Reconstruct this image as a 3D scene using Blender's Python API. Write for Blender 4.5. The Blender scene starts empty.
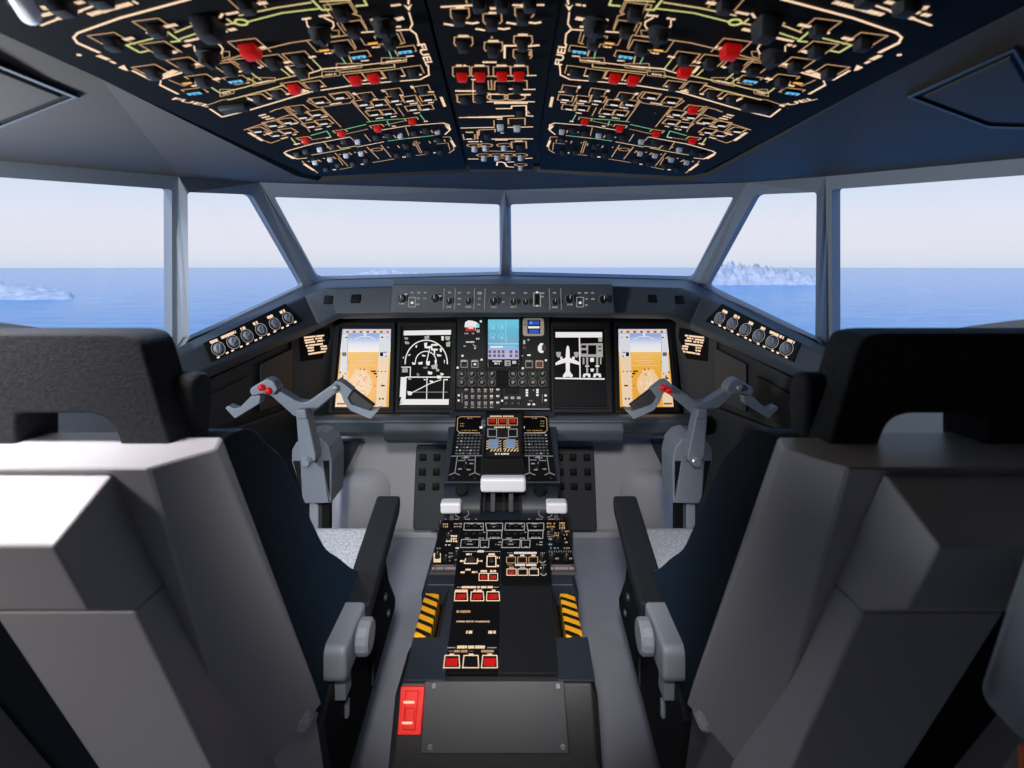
import bpy, bmesh, math, random
from mathutils import Vector, Matrix
from mathutils.geometry import tessellate_polygon
random.seed(7)
S = bpy.context.scene
COL = S.collection
# ------------------------------------------------------------------ camera frame (metres; the cockpit is mirror-symmetric about x = 0)
F, PX, PY = 520.0, 512.0, 266.0
CX, CZ = 0.027, 1.08
def V(px, py, Y): return Vector((CX + (px - PX) / F * Y, Y, CZ - (py - PY) / F * Y))
def VX(px, py, X):
    Y = (X - CX) * F / (px - PX); return V(px, py, Y)
def VZ(px, py, z):
    Y = -(z) * F / (py - PY); return V(px, py, Y)
def D(dx, py, Y): return Vector((-dx / F * Y, Y, CZ - (py - PY) / F * Y))
def mx(v): return Vector((-v[0], v[1], v[2]))

# ------------------------------------------------------------------ materials
def lin(c):
    def f(v):
        v /= 255.0
        return v / 12.92 if v <= 0.04045 else ((v + 0.055) / 1.055) ** 2.4
    return (f(c[0]), f(c[1]), f(c[2]), 1.0)
MATS = {}
def mat(name, c, rough=0.5, metal=0.0, emit=0.0, spec=0.5, noise=0.0, nscale=60.0, bump=0.0, bscale=300.0, ecol=None, sheen=0.0):
    if name in MATS: return MATS[name]
    m = bpy.data.materials.new(name); m.use_nodes = True
    nt = m.node_tree; b = nt.nodes['Principled BSDF']
    b.inputs['Base Color'].default_value = lin(c)
    b.inputs['Roughness'].default_value = rough
    b.inputs['Metallic'].default_value = metal
    b.inputs['Specular IOR Level'].default_value = spec
    if sheen:
        b.inputs['Sheen Weight'].default_value = sheen; b.inputs['Sheen Roughness'].default_value = 0.28; b.inputs['Sheen Tint'].default_value = (0.12, 0.36, 0.72, 1)
    if emit:
        b.inputs['Emission Color'].default_value = lin(ecol or c)
        b.inputs['Emission Strength'].default_value = emit
    if noise or bump:
        tc = nt.nodes.new('ShaderNodeTexCoord')
        if noise:
            n = nt.nodes.new('ShaderNodeTexNoise'); n.inputs['Scale'].default_value = nscale; n.inputs['Detail'].default_value = 4
            nt.links.new(tc.outputs['Object'], n.inputs['Vector'])
            r = nt.nodes.new('ShaderNodeMapRange'); r.inputs[1].default_value = 0.3; r.inputs[2].default_value = 0.7
            r.inputs[3].default_value = 1 - noise; r.inputs[4].default_value = 1 + noise
            nt.links.new(n.outputs[0], r.inputs[0])
            mm = nt.nodes.new('ShaderNodeVectorMath'); mm.operation = 'SCALE'
            mm.inputs[0].default_value = lin(c)[:3]
            nt.links.new(r.outputs[0], mm.inputs['Scale']); nt.links.new(mm.outputs[0], b.inputs['Base Color'])
        if bump:
            n2 = nt.nodes.new('ShaderNodeTexNoise'); n2.inputs['Scale'].default_value = bscale; n2.inputs['Detail'].default_value = 3
            nt.links.new(tc.outputs['Object'], n2.inputs['Vector'])
            bp = nt.nodes.new('ShaderNodeBump'); bp.inputs['Strength'].default_value = bump; bp.inputs['Distance'].default_value = 0.002
            nt.links.new(n2.outputs[0], bp.inputs['Height']); nt.links.new(bp.outputs[0], b.inputs['Normal'])
    MATS[name] = m
    return m
def M(n): return MATS[n]

mat('frame_paint', (142, 150, 162), 0.45)
mat('headliner', (73, 69, 66), 0.6)
mat('trim_light', (150, 156, 165), 0.4)
mat('groove', (14, 14, 15), 0.7)
mat('panel_black', (13, 13, 14), 0.6, spec=0.12)
mat('panel_dark', (27, 28, 31), 0.55, spec=0.2)
mat('coaming', (72, 80, 90), 0.5, bump=0.08, bscale=900)
mat('coaming_panel', (84, 88, 97), 0.5)
mat('console_grey', (60, 62, 67), 0.5)
mat('side_dark', (46, 48, 52), 0.6)
mat('wall_grey', (182, 181, 186), 0.6)
mat('floor_grey', (172, 174, 184), 0.55, noise=0.05, nscale=8)
mat('pedestal_slate', (39, 45, 55), 0.45)
mat('pedestal_grey', (50, 49, 51), 0.5)
mat('cover_grey', (48, 49, 54), 0.5)
mat('shell', (164, 163, 168), 0.45, bump=0.05, bscale=1200)
mat('fabric', (46, 47, 50), 0.95, spec=0.1, noise=0.25, nscale=220, bump=0.6, bscale=420, sheen=0.3)
mat('fabric_black', (13, 15, 19), 0.9, spec=0.1, noise=0.2, nscale=200, bump=0.25, bscale=500, sheen=0.13)
mat('fleece', (178, 181, 190), 0.95, spec=0.1, noise=0.28, nscale=170, bump=1.0, bscale=260)
mat('pad_black', (24, 27, 32), 0.7, spec=0.3, bump=0.2, bscale=700)
mat('arm_grey', (140, 146, 156), 0.4)
mat('yoke_grey', (118, 125, 136), 0.4)
mat('yoke_dark', (40, 41, 44), 0.6)
mat('steel', (150, 154, 160), 0.3, 0.4)
mat('white_plastic', (230, 229, 234), 0.35)
mat('black', (8, 8, 9), 0.6, spec=0.3)
mat('knob_black', (20, 21, 24), 0.4)
mat('knob_grey', (58, 60, 66), 0.45)
mat('switch_dark', (47, 49, 54), 0.5, spec=.3)
mat('switch_light', (205, 207, 218), 0.4)
mat('knob_silver', (150, 156, 168), 0.35)
mat('red_lit', (176, 14, 10), 0.4, emit=0.30, ecol=(215, 14, 8))
mat('red_box', (205, 14, 4), 0.5, emit=0.30, ecol=(245, 22, 5))
mat('orange', (225, 110, 50), 0.6)
# lit lettering and screens
mat('lit_cream', (40, 36, 30), 0.6, emit=1.05, ecol=(255, 218, 182))
mat('lit_cream_dim', (40, 36, 30), 0.6, emit=0.55, ecol=(250, 212, 175))
mat('lit_tan', (40, 36, 30), 0.6, emit=0.7, ecol=(225, 176, 128))
mat('lit_white', (60, 60, 60), 0.6, emit=0.9, ecol=(240, 236, 236))
mat('lit_white_dim', (60, 60, 60), 0.6, emit=0.45, ecol=(225, 220, 218))
mat('lit_lime', (40, 42, 30), 0.6, emit=0.85, ecol=(222, 226, 140))
mat('lit_green', (20, 42, 30), 0.6, emit=0.7, ecol=(140, 220, 160))
mat('lit_yellow', (42, 40, 20), 0.6, emit=0.85, ecol=(250, 205, 110))
mat('lit_amber', (42, 30, 10), 0.6, emit=1.0, ecol=(255, 176, 80))
mat('lit_cyan', (10, 30, 42), 0.5, emit=0.9, ecol=(110, 205, 245))
mat('lit_blue', (10, 20, 42), 0.5, emit=0.8, ecol=(40, 80, 190))
mat('lit_grey', (42, 42, 44), 0.6, emit=0.35, ecol=(190, 190, 195))
mat('lit_red', (60, 5, 5), 0.5, emit=0.7, ecol=(190, 30, 24))
mat('lit_darkred', (30, 5, 5), 0.5, emit=0.5, ecol=(90, 20, 18))
mat('screen_off', (26, 27, 29), 0.5, spec=.08)
mat('screen_black', (13, 9, 10), 0.5, spec=.08)
mat('bezel', (30, 30, 33), 0.55, spec=.2)
mat('bezel_edge', (66, 67, 72), 0.5)

# ------------------------------------------------------------------ mesh builder
class MB:
    def __init__(s): s.v = []; s.f = []; s.mi = []; s.mats = []
    def m(s, matl):
        if matl is None: return 0
        if matl not in s.mats: s.mats.append(matl)
        return s.mats.index(matl)
    def add(s, vs, fs, matl=None):
        k = len(s.v); i = s.m(matl)
        s.v += [Vector(p) for p in vs]
        for f in fs: s.f.append([k + q for q in f]); s.mi.append(i)
        return s
    def poly(s, pts, matl=None): return s.add(pts, [list(range(len(pts)))], matl)
    def prism(s, pts, ext, matl=None):
        n = len(pts); e = Vector(ext)
        a = [Vector(p) for p in pts]; b = [p + e for p in a]
        fs = [list(range(n))[::-1], list(range(n, 2 * n))]
        fs += [[i, (i + 1) % n, n + (i + 1) % n, n + i] for i in range(n)]
        return s.add(a + b, fs, matl)
    def rings(s, rs, cap=True, matl=None, closed=True):
        n = len(rs[0]); vs = [p for r in rs for p in r]; fs = []
        for k in range(len(rs) - 1):
            for i in range(n if closed else n - 1):
                j = (i + 1) % n
                fs.append([k * n + i, k * n + j, (k + 1) * n + j, (k + 1) * n + i])
        if cap:
            fs.append(list(range(n))[::-1]); fs.append([(len(rs) - 1) * n + i for i in range(n)])
        return s.add(vs, fs, matl)
    def box(s, c, size, rot=None, matl=None):
        hx, hy, hz = size[0] / 2, size[1] / 2, size[2] / 2
        vs = [Vector((x, y, z)) for z in (-hz, hz) for x, y in ((-hx, -hy), (hx, -hy), (hx, hy), (-hx, hy))]
        if rot is not None: vs = [rot @ p for p in vs]
        vs = [p + Vector(c) for p in vs]
        return s.add(vs, [[3, 2, 1, 0], [4, 5, 6, 7], [0, 1, 5, 4], [1, 2, 6, 5], [2, 3, 7, 6], [3, 0, 4, 7]], matl)
    def cyl(s, p0, p1, r0, r1=None, n=20, matl=None):
        p0, p1 = Vector(p0), Vector(p1); r1 = r0 if r1 is None else r1
        d = (p1 - p0).normalized(); a = d.orthogonal().normalized(); b = d.cross(a)
        ring = lambda p, r: [p + (a * math.cos(t) + b * math.sin(t)) * r for t in [2 * math.pi * i / n for i in range(n)]]
        return s.rings([ring(p0, r0), ring(p1, r1)], True, matl)
    def lathe(s, p0, d, prof, n=20, matl=None):
        p0 = Vector(p0); d = Vector(d).normalized(); a = d.orthogonal().normalized(); b = d.cross(a)
        rs = [[p0 + d * h + (a * math.cos(t) + b * math.sin(t)) * r for t in [2 * math.pi * i / n for i in range(n)]] for r, h in prof]
        return s.rings(rs, True, matl)
    def tube(s, pts, r, n=10, matl=None):
        pts = [Vector(p) for p in pts]; rs = []
        up = Vector((0.13, 0.31, 0.94))
        for i, p in enumerate(pts):
            d = (pts[min(i + 1, len(pts) - 1)] - pts[max(i - 1, 0)]).normalized()
            a = d.cross(up).normalized(); b = d.cross(a)
            rr = r[i] if isinstance(r, (list, tuple)) else r
            rs.append([p + (a * math.cos(t) + b * math.sin(t)) * rr for t in [2 * math.pi * k / n for k in range(n)]])
        return s.rings(rs, True, matl)
    def mesh(s, name, origin, flip=False):
        me = bpy.data.meshes.new(name)
        o = Vector(origin)
        me.from_pydata([tuple(p - o) for p in s.v], [], s.f)
        for p, i in zip(me.polygons, s.mi): p.material_index = i
        return me
def finish(me, recalc=True):
    if recalc:
        bm = bmesh.new(); bm.from_mesh(me); bmesh.ops.recalc_face_normals(bm, faces=bm.faces); bm.to_mesh(me); bm.free()
    me.update()

WORLD = {}
def thing(name, loc, label, cat, group=None):
    o = bpy.data.objects.new(name, None); COL.objects.link(o); o.location = loc; o.empty_display_size = 0.02
    o['label'] = label; o['category'] = cat
    if group: o['group'] = group
    WORLD[o] = Vector(loc); return o
def obj(name, mb, matl=None, parent=None, bevel=0.0, seg=2, smooth=False, recalc=True, label=None, cat=None, group=None, kind=None, sub=0, ang=30):
    if parent is not None: org = WORLD[parent]
    else:
        xs = [p.x for p in mb.v]; ys = [p.y for p in mb.v]; zs = [p.z for p in mb.v]
        org = Vector(((min(xs) + max(xs)) / 2, (min(ys) + max(ys)) / 2, min(zs)))
    me = mb.mesh(name, org)
    if mb.mats:
        for q in mb.mats: me.materials.append(M(q) if isinstance(q, str) else q)
    else: me.materials.append(M(matl) if isinstance(matl, str) else matl)
    finish(me, recalc)
    o = bpy.data.objects.new(name, me); COL.objects.link(o)
    if parent is not None: o.parent = parent
    else: o.location = org
    WORLD[o] = org
    if smooth:
        for p in me.polygons: p.use_smooth = True
    if bevel:
        b = o.modifiers.new('bevel', 'BEVEL'); b.width = bevel; b.segments = seg; b.limit_method = 'ANGLE'; b.angle_limit = math.radians(ang)
        b.harden_normals = False
        if seg > 1:
            for p in me.polygons: p.use_smooth = True
            w = o.modifiers.new('normals', 'WEIGHTED_NORMAL'); w.keep_sharp = True
    if sub:
        q = o.modifiers.new('sub', 'SUBSURF'); q.levels = sub; q.render_levels = sub
        for p in me.polygons: p.use_smooth = True
    for k, val in (('label', label), ('category', cat), ('group', group), ('kind', kind)):
        if val: o[k] = val
    return o
def struct(name, mb, matl, **kw): return obj(name, mb, matl, kind='structure', **kw)
PROTO = {}
def proto(name, mb, matl=None, bevel=0.0, seg=2, smooth=False):
    me = mb.mesh(name, (0, 0, 0))
    if mb.mats:
        for q in mb.mats: me.materials.append(M(q))
    else: me.materials.append(M(matl))
    finish(me)
    if bevel:
        bm = bmesh.new(); bm.from_mesh(me)
        es = [e for e in bm.edges if e.is_manifold and e.calc_face_angle(0) > 0.6]
        bmesh.ops.bevel(bm, geom=es, offset=bevel, segments=seg, affect='EDGES', profile=0.5)
        bm.to_mesh(me); bm.free()
    if smooth:
        for p in me.polygons: p.use_smooth = True
        me.set_sharp_from_angle(angle=math.radians(35)) if hasattr(me, 'set_sharp_from_angle') else None
    PROTO[name] = me
def place(pname, name, p, rot, parent, scale=1.0, label=None):
    o = bpy.data.objects.new(name, PROTO[pname]); COL.objects.link(o); o.parent = parent
    if isinstance(scale, (int, float)): scale = (scale,) * 3
    o.matrix_basis = Matrix.Translation(Vector(p) - WORLD[parent]) @ rot.to_4x4() @ Matrix.Diagonal((*scale, 1.0))
    WORLD[o] = Vector(p)
    if label: o['label'] = label
    return o

# ------------------------------------------------------------------ a flat panel in the place; markings are laid out on it
class Panel:
    def __init__(s, p0, p1, p2, mirror=False, toward=None):
        s.p0 = Vector(p0); n = (Vector(p1) - s.p0).cross(Vector(p2) - s.p0).normalized()
        C = Vector((CX, 0, CZ)) if toward is None else Vector(toward)
        if n.dot(C - s.p0) < 0: n = -n
        s.n = n; s.mir = mirror
        u = Vector((1, 0, 0)); u = (u - n * u.dot(n)).normalized(); s.u = u; s.w = n.cross(u)
        s.mk = MB()
    def hit(s, px, py, h=0.0):
        C = Vector((CX, 0, CZ)); d = Vector(((px - PX) / F, 1, -(py - PY) / F))
        q = s.p0 + s.n * h
        return C + d * (s.n.dot(q - C) / s.n.dot(d))
    def out(s, p): return mx(p) if s.mir else Vector(p)
    def nrm(s): return s.out(s.n)
    def pt(s, px, py, h=0.0): return s.out(s.hit(px, py, h))
    def rot(s, ang=0.0):
        n = s.nrm(); u = Vector((1, 0, 0)); u = (u - n * u.dot(n)).normalized(); w = n.cross(u)
        if ang:
            c, sn = math.cos(ang), math.sin(ang); u, w = u * c + w * sn, w * c - u * sn
        return Matrix((u, w, n)).transposed()
    def wscale(s, a, d, t, w):
        # printed lines run wider where the panel is seen at a slant
        pr = lambda p: Vector(((p.x - CX) / p.y * F, -(p.z - CZ) / p.y * F))
        q = pr(a); dd = pr(a + d * 1e-3) - q; tt = pr(a + t * 1e-3) - q
        if dd.length < 1e-9: return w
        dd.normalize(); k = abs(dd.x * tt.y - dd.y * tt.x) / 1e-3
        return min(w * (F / a.y) / max(k, 1e-6), w * 1.75)
    def quad3(s, a, b, w, h, matl):
        # strip from a to b (3-D points on the panel), w wide
        d = (b - a);
        if d.length < 1e-6: return
        d.normalize(); t = s.n.cross(d).normalized(); w0 = w; w = s.wscale(a, d, t, w); t = t * (w / 2); o = s.n * h; e = d * (w0 * 0.35)
        pts = [a - t + o - e, b - t + o + e, b + t + o + e, a + t + o - e]
        s.mk.poly([s.out(p) for p in pts], matl)
    def line(s, pts, w=1.0, matl='lit_cream', h=0.0008, close=False):
        P = [s.hit(p[0], p[1], h) for p in pts]
        if close: P.append(P[0])
        for a, b in zip(P, P[1:]): s.quad3(a, b, w * a.y / F, 0, matl)
    def lettering(s, a, b, w=2.0, matl='lit_cream', h=0.0009, gl=1.6, gap=0.35, wordp=0.12):
        # a row of small lit characters too small to read
        A, B = s.hit(a[0], a[1], h), s.hit(b[0], b[1], h); L = (B - A).length
        if L < 1e-5: return
        d = (B - A) / L; t = s.n.cross(d).normalized(); hw = s.wscale(A, d, t, w * A.y / F) / 2; g = gl * A.y / F; x = 0.0
        while x < L:
            k = g * random.uniform(0.75, 1.15); k = min(k, L - x)
            if k < g * 0.3: break
            o = s.n * 0.0; p = A + d * x
            k0 = k * (1 - gap)
            up = random.uniform(0.85, 1.0)
            s.mk.poly([s.out(q) for q in (p - t * hw * up + o, p + d * k0 - t * hw * up + o, p + d * k0 + t * hw + o, p + t * hw + o)], matl)
            x += k + (g * 0.6 if random.random() < wordp else 0)
    def rect(s, x0, y0, x1, y1, matl, h=0.0006):
        s.mk.poly([s.pt(x0, y1, h), s.pt(x1, y1, h), s.pt(x1, y0, h), s.pt(x0, y0, h)], matl)
    def polyg(s, pts, matl, h=0.0006): s.mk.poly([s.pt(x, y, h) for x, y in pts], matl)
    def arc(s, cx, cy, r, a0, a1, w=0.8, matl='lit_cream', h=0.0008, ry=None, n=14):
        # circle on the picture-plane pixel ellipse
        ry = r if ry is None else ry
        pts = [(cx + r * math.cos(math.radians(a0 + (a1 - a0) * i / n)), cy - ry * math.sin(math.radians(a0 + (a1 - a0) * i / n))) for i in range(n + 1)]
        s.line(pts, w, matl, h)
    def ring3(s, px, py, r, a0=0, a1=360, w=0.001, matl='lit_cream', h=0.0008, n=18):
        c = s.hit(px, py, h); h = 0; pts = []
        for i in range(n + 1):
            t = math.radians(a0 + (a1 - a0) * i / n); pts.append(c + s.u * math.cos(t) * r + s.w * math.sin(t) * r)
        for a, b in zip(pts, pts[1:]): s.quad3(a, b, w, h, matl)
    def bracket(s, px, py, hw, hh, matl='lit_tan', w=0.9, top=True, right=1.0, left=1.0, bottom=False, h=0.0008):
        c = s.hit(px, py, h); h = 0; ww = w * c.y / F
        k = lambda a, b: c + s.u * a + s.w * b
        a, b, e, f = k(-hw, hh), k(hw, hh), k(hw, -hh), k(-hw, -hh)
        if top: s.quad3(a, b, ww, h, matl)
        if right: s.quad3(b, b + (e - b) * right, ww, h, matl)
        if left: s.quad3(a, a + (f - a) * left, ww, h, matl)
        if bottom: s.quad3(f, e, ww, h, matl)
    def place(s, pname, name, px, py, parent, scale=1.0, ang=0.0, h=0.0, label=None, lift=0.0):
        return place(pname, name, s.out(s.hit(px, py, h + lift) - s.n * lift), s.rot(ang), parent, scale, label)
    def markings(s, parent, name='markings'):
        if not s.mk.f: return None
        src = s.mk; n = len(src.f)
        lo = [Vector([min(src.v[i][k] for i in f) for k in range(3)]) for f in src.f]; hi = [Vector([max(src.v[i][k] for i in f) for k in range(3)]) for f in src.f]
        sz = [max(b - a) for a, b in zip(lo, hi)]; root = list(range(n))
        def find(i):
            while root[i] != i: root[i] = root[root[i]]; i = root[i]
            return i
        for i in range(n):
            for j in range(i):
                if root[i] == root[j]: continue
                g = 0.0
                for k in range(3):
                    d = max(0.0, lo[i][k] - hi[j][k], lo[j][k] - hi[i][k]); g += d * d
                if g <= max(0.018, 0.45 * max(sz[i], sz[j])) ** 2: root[find(i)] = find(j)
        groups = {}
        for i in range(n): groups.setdefault(find(i), []).append(i)
        for ids in groups.values():      # marks that stand apart are parts of their own
            mb = MB()
            for i in ids: mb.add([src.v[q] for q in src.f[i]], [list(range(len(src.f[i])))], src.mats[src.mi[i]])
            o = obj(name, mb, None, parent, recalc=False)
        s.mk = MB(); return o
    def slab(s, pts, t, matl=None, mb=None, h=0.0):
        mb = mb or MB()
        mb.prism([s.pt(x, y, h) for x, y in pts], -s.nrm() * t, matl); return mb
def rrect(x0, y0, x1, y1, r, n=4):
    pts = []
    for cx, cy, a in ((x1 - r, y1 - r, 0), (x0 + r, y1 - r, 90), (x0 + r, y0 + r, 180), (x1 - r, y0 + r, 270)):
        for i in range(n + 1):
            t = math.radians(a + 90 * i / n); pts.append((cx + r * math.cos(t), cy + r * math.sin(t)))
    return pts
def round_corners(pts, rad, n=4):
    out = []; N = len(pts)
    for i, p in enumerate(pts):
        r = rad[i] if isinstance(rad, (list, tuple)) else rad
        p = Vector(p); a = Vector(pts[i - 1]) - p; b = Vector(pts[(i + 1) % N]) - p
        if r <= 0: out.append(tuple(p)); continue
        ra, rb = min(r, a.length * 0.45), min(r, b.length * 0.45)
        A, B = p + a.normalized() * ra, p + b.normalized() * rb
        for k in range(n + 1):
            t = k / n; q = A * (1 - t) ** 2 + p * 2 * t * (1 - t) + B * t * t; out.append(tuple(q))
    return out
def text_mesh(s, body, size):
    cu = bpy.data.curves.new('t', 'FONT'); cu.body = body; cu.size = size; cu.align_x = 'CENTER'; cu.align_y = 'CENTER'; cu.offset = size * .02
    o = bpy.data.objects.new('t', cu); COL.objects.link(o)
    bpy.context.view_layer.update()
    dg = bpy.context.evaluated_depsgraph_get()
    me = bpy.data.meshes.new_from_object(o.evaluated_get(dg)); bpy.data.objects.remove(o); bpy.data.curves.remove(cu)
    return me
def text(panel, body, px, py, size, parent, matl, ang=0.0, name='lettering', h=0.001, wide=1.0):
    me = text_mesh(None, body, size); me.materials.append(M(matl))
    o = bpy.data.objects.new(name, me); COL.objects.link(o); o.parent = parent
    o.matrix_basis = Matrix.Translation(panel.pt(px, py, h) - WORLD[parent]) @ panel.rot(ang).to_4x4() @ Matrix.Diagonal((wide, 1, 1, 1))
    return o
# ================================================================== sky, sea, islands, light
w = bpy.data.worlds.new('sky'); S.world = w; w.use_nodes = True
nt = w.node_tree; bg = nt.nodes['Background']
tc = nt.nodes.new('ShaderNodeTexCoord'); sp = nt.nodes.new('ShaderNodeSeparateXYZ'); cr = nt.nodes.new('ShaderNodeValToRGB')
nt.links.new(tc.outputs['Generated'], sp.inputs[0]); nt.links.new(sp.outputs['Z'], cr.inputs[0]); nt.links.new(cr.outputs[0], bg.inputs[0])
els = cr.color_ramp.elements
els[0].position = 0.0; els[0].color = lin((212, 222, 238))
els[1].position = 1.0; els[1].color = lin((120, 165, 235))
for p, c in ((0.012, (222, 227, 240)), (0.035, (230, 230, 242)), (0.075, (229, 231, 244)), (0.125, (214, 228, 246)), (0.2, (196, 220, 248)), (0.45, (165, 200, 248))):
    e = els.new(p); e.color = lin(c)
bg.inputs[1].default_value = 1.0

def sea_material():
    m = bpy.data.materials.new('sea_water'); m.use_nodes = True; nt = m.node_tree; b = nt.nodes['Principled BSDF']
    tc = nt.nodes.new('ShaderNodeTexCoord'); mp = nt.nodes.new('ShaderNodeMapping'); mp.inputs['Scale'].default_value = (0.004, 0.016, 1)
    n = nt.nodes.new('ShaderNodeTexNoise'); n.inputs['Scale'].default_value = 1.0; n.inputs['Detail'].default_value = 8; n.inputs['Roughness'].default_value = 0.65
    nt.links.new(tc.outputs['Object'], mp.inputs[0]); nt.links.new(mp.outputs[0], n.inputs['Vector'])
    r = nt.nodes.new('ShaderNodeValToRGB'); r.color_ramp.elements[0].position = 0.36; r.color_ramp.elements[1].position = 0.66
    r.color_ramp.elements[0].color = lin((28, 132, 200)); r.color_ramp.elements[1].color = lin((80, 170, 222))
    nt.links.new(n.outputs[0], r.inputs[0]); nt.links.new(r.outputs[0], b.inputs['Base Color'])
    n2 = nt.nodes.new('ShaderNodeTexNoise'); n2.inputs['Scale'].default_value = 0.05; n2.inputs['Detail'].default_value = 6
    nt.links.new(tc.outputs['Object'], n2.inputs['Vector'])
    bp = nt.nodes.new('ShaderNodeBump'); bp.inputs['Strength'].default_value = 0.25; bp.inputs['Distance'].default_value = 4.0
    nt.links.new(n2.outputs[0], bp.inputs['Height']); nt.links.new(bp.outputs[0], b.inputs['Normal'])
    b.inputs['Roughness'].default_value = 0.15; b.inputs['IOR'].default_value = 1.06
    return m
SEA_Z = -160.0
BACK = -0.9
mb = MB(); R_ = 60000.0; ring = []
N = 48
mb.poly([(R_ * math.cos(2 * math.pi * i / N), R_ * math.sin(2 * math.pi * i / N), SEA_Z) for i in range(N)])
o = obj('sea', mb, sea_material(), recalc=False, kind='stuff', label='blue sea stretching out to the horizon beyond the windows', cat='sea')
mat('hazed_rock', (206, 214, 228), 0.95, spec=0.1, noise=0.2, nscale=0.02)  # distance haze is put into the pale rock colour
def island(name, px0, px1, py_base, tops, label, depth=0.35, jag=0.5):
    H = CZ - SEA_Z
    Y = H * F / (py_base - PY)
    A, B = V(px0, py_base, Y), V(px1, py_base, Y); L = (B - A).length
    nx, ny = 110, 26; mb = MB(); rnd = random.Random(px0)
    from mathutils import noise as nz
    vs = []
    for j in range(ny + 1):
        for i in range(nx + 1):
            s, t = i / nx, j / ny * 2 - 1
            k = s * (len(tops) - 1); a = int(min(k, len(tops) - 2)); f = k - a
            hp = (tops[a] * (1 - f) + tops[a + 1] * f)
            env = max(0.0, 1 - abs(t) ** 1.6)
            q = Vector((s * 9 + px0, t * 2.2, 0.3))
            rid = 1 - abs(nz.noise(q * 1.3)) * 1.6
            h = hp / F * Y * env * (1 - jag + jag * (rid * 0.75 + 0.5 * nz.noise(q * 4.1)))
            if j in (0, ny) or i in (0, nx): h = -3
            yy = Y + (t + 1) * L * depth * 0.5 + nz.noise(q * 2) * L * 0.02
            vs.append((CX + (A.x - CX + s * L) * yy / Y, yy, SEA_Z + max(h, -3)))
    fs = [[j * (nx + 1) + i, j * (nx + 1) + i + 1, (j + 1) * (nx + 1) + i + 1, (j + 1) * (nx + 1) + i] for j in range(ny) for i in range(nx)]
    mb.add(vs, fs)
    obj(name, mb, 'hazed_rock', smooth=True, recalc=False, label=label, cat='island')
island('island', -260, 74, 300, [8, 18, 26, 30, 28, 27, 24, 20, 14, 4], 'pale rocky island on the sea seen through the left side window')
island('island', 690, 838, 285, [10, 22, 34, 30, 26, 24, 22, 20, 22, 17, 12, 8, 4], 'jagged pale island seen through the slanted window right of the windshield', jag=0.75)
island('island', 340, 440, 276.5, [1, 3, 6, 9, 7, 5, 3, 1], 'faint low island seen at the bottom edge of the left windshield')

sun = bpy.data.lights.new('sun', 'SUN'); sun.energy = 1.6; sun.angle = math.radians(12); sun.color = (1.0, 0.95, 0.9)
o = bpy.data.objects.new('sun', sun); COL.objects.link(o); o.rotation_euler = (math.radians(52), 0, math.radians(-38))

# ================================================================== the cockpit shell (setting)
N0t, N0b = D(0, 190, 1.95), D(0, 284, 2.30)
N1t, N1b = D(244, 182.5, 1.66), D(190, 291, 1.95)
N2t, N2b = D(323.5, 176.5, 1.40), D(323.5, 352, 1.46)
H3 = [D(336, 190, 1.37), D(336, 339, 1.42)]
def plane_hit(p0, p1, p2, dx, py):
    p0 = Vector(p0); n = (Vector(p1) - p0).cross(Vector(p2) - p0)
    C = Vector((0, 0, CZ)); d = Vector((-dx / F, 1, -(py - PY) / F))
    return C + d * (n.dot(p0 - C) / n.dot(d))
def frame_facet(mb, outer, holepx, pl, thick, sgn):
    # outer: [(dx,py,point3d)]; hole in sym-plane pixels; facet wall with a real reveal
    n = (Vector(pl[1]) - Vector(pl[0])).cross(Vector(pl[2]) - Vector(pl[0])).normalized()
    if n.dot(Vector((0, 0, CZ)) - Vector(pl[0])) > 0: n = -n
    hole = [plane_hit(*pl, x, y) for x, y in holepx]
    o2 = [Vector((a, b, 0)) for a, b, _ in outer]; h2 = [Vector((a, b, 0)) for a, b in holepx]
    tri = tessellate_polygon([o2, h2])
    front = [p for _, _, p in outer] + hole
    back = [p + n * thick for p in front]
    K = len(front); no = len(outer)
    fs = [list(t) for t in tri] + [[K + i for i in t][::-1] for t in tri]
    for i in range(no): j = (i + 1) % no; fs.append([i, j, K + j, K + i])
    for i in range(len(hole)):
        a = no + i; b = no + (i + 1) % len(hole); fs.append([a, b, K + b, K + a])
    pts = front + back
    if sgn > 0: pts = [mx(p) for p in pts]
    mb.add(pts, fs)
    gl = [p + n * thick * 0.55 for p in hole]
    return [mx(p) for p in gl] if sgn > 0 else gl
def glass_material():
    m = bpy.data.materials.new('window_glass'); m.use_nodes = True; nt = m.node_tree
    for n in list(nt.nodes): nt.nodes.remove(n)
    out = nt.nodes.new('ShaderNodeOutputMaterial'); mixn = nt.nodes.new('ShaderNodeMixShader')
    t = nt.nodes.new('ShaderNodeBsdfTransparent'); g = nt.nodes.new('ShaderNodeBsdfGlossy'); g.inputs['Roughness'].default_value = 0.02
    t.inputs[0].default_value = (0.985, 0.99, 1, 1); mixn.inputs[0].default_value = 0.02
    nt.links.new(t.outputs[0], mixn.inputs[1]); nt.links.new(g.outputs[0], mixn.inputs[2]); nt.links.new(mixn.outputs[0], out.inputs[0])
    return m
GLASS = glass_material()
wind = round_corners([(4.2, 204.5), (4.5, 274.5), (187, 279.5), (231, 197)], [5, 2, 5, 5])
wpl = (D(4.5, 204.5, 2.02), D(4.5, 273.5, 2.25), D(205, 238, 1.83))
quart = round_corners([(251.5, 194.5), (201, 285.5), (313, 339), (314.5, 192)], [5, 4, 3, 4])
qpl = (D(251.5, 194.5, 1.64), D(201, 285.5, 1.91), D(313, 265, 1.42))
spl = (H3[0], H3[1], D(499, 178, 1.02))
side = round_corners([(330, 189.5), (330, 339), (405, 338), (458, 328), (512, 321), (1300, 262), (1300, 119)], [3, 3, 8, 8, 20, 30, 30])
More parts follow.
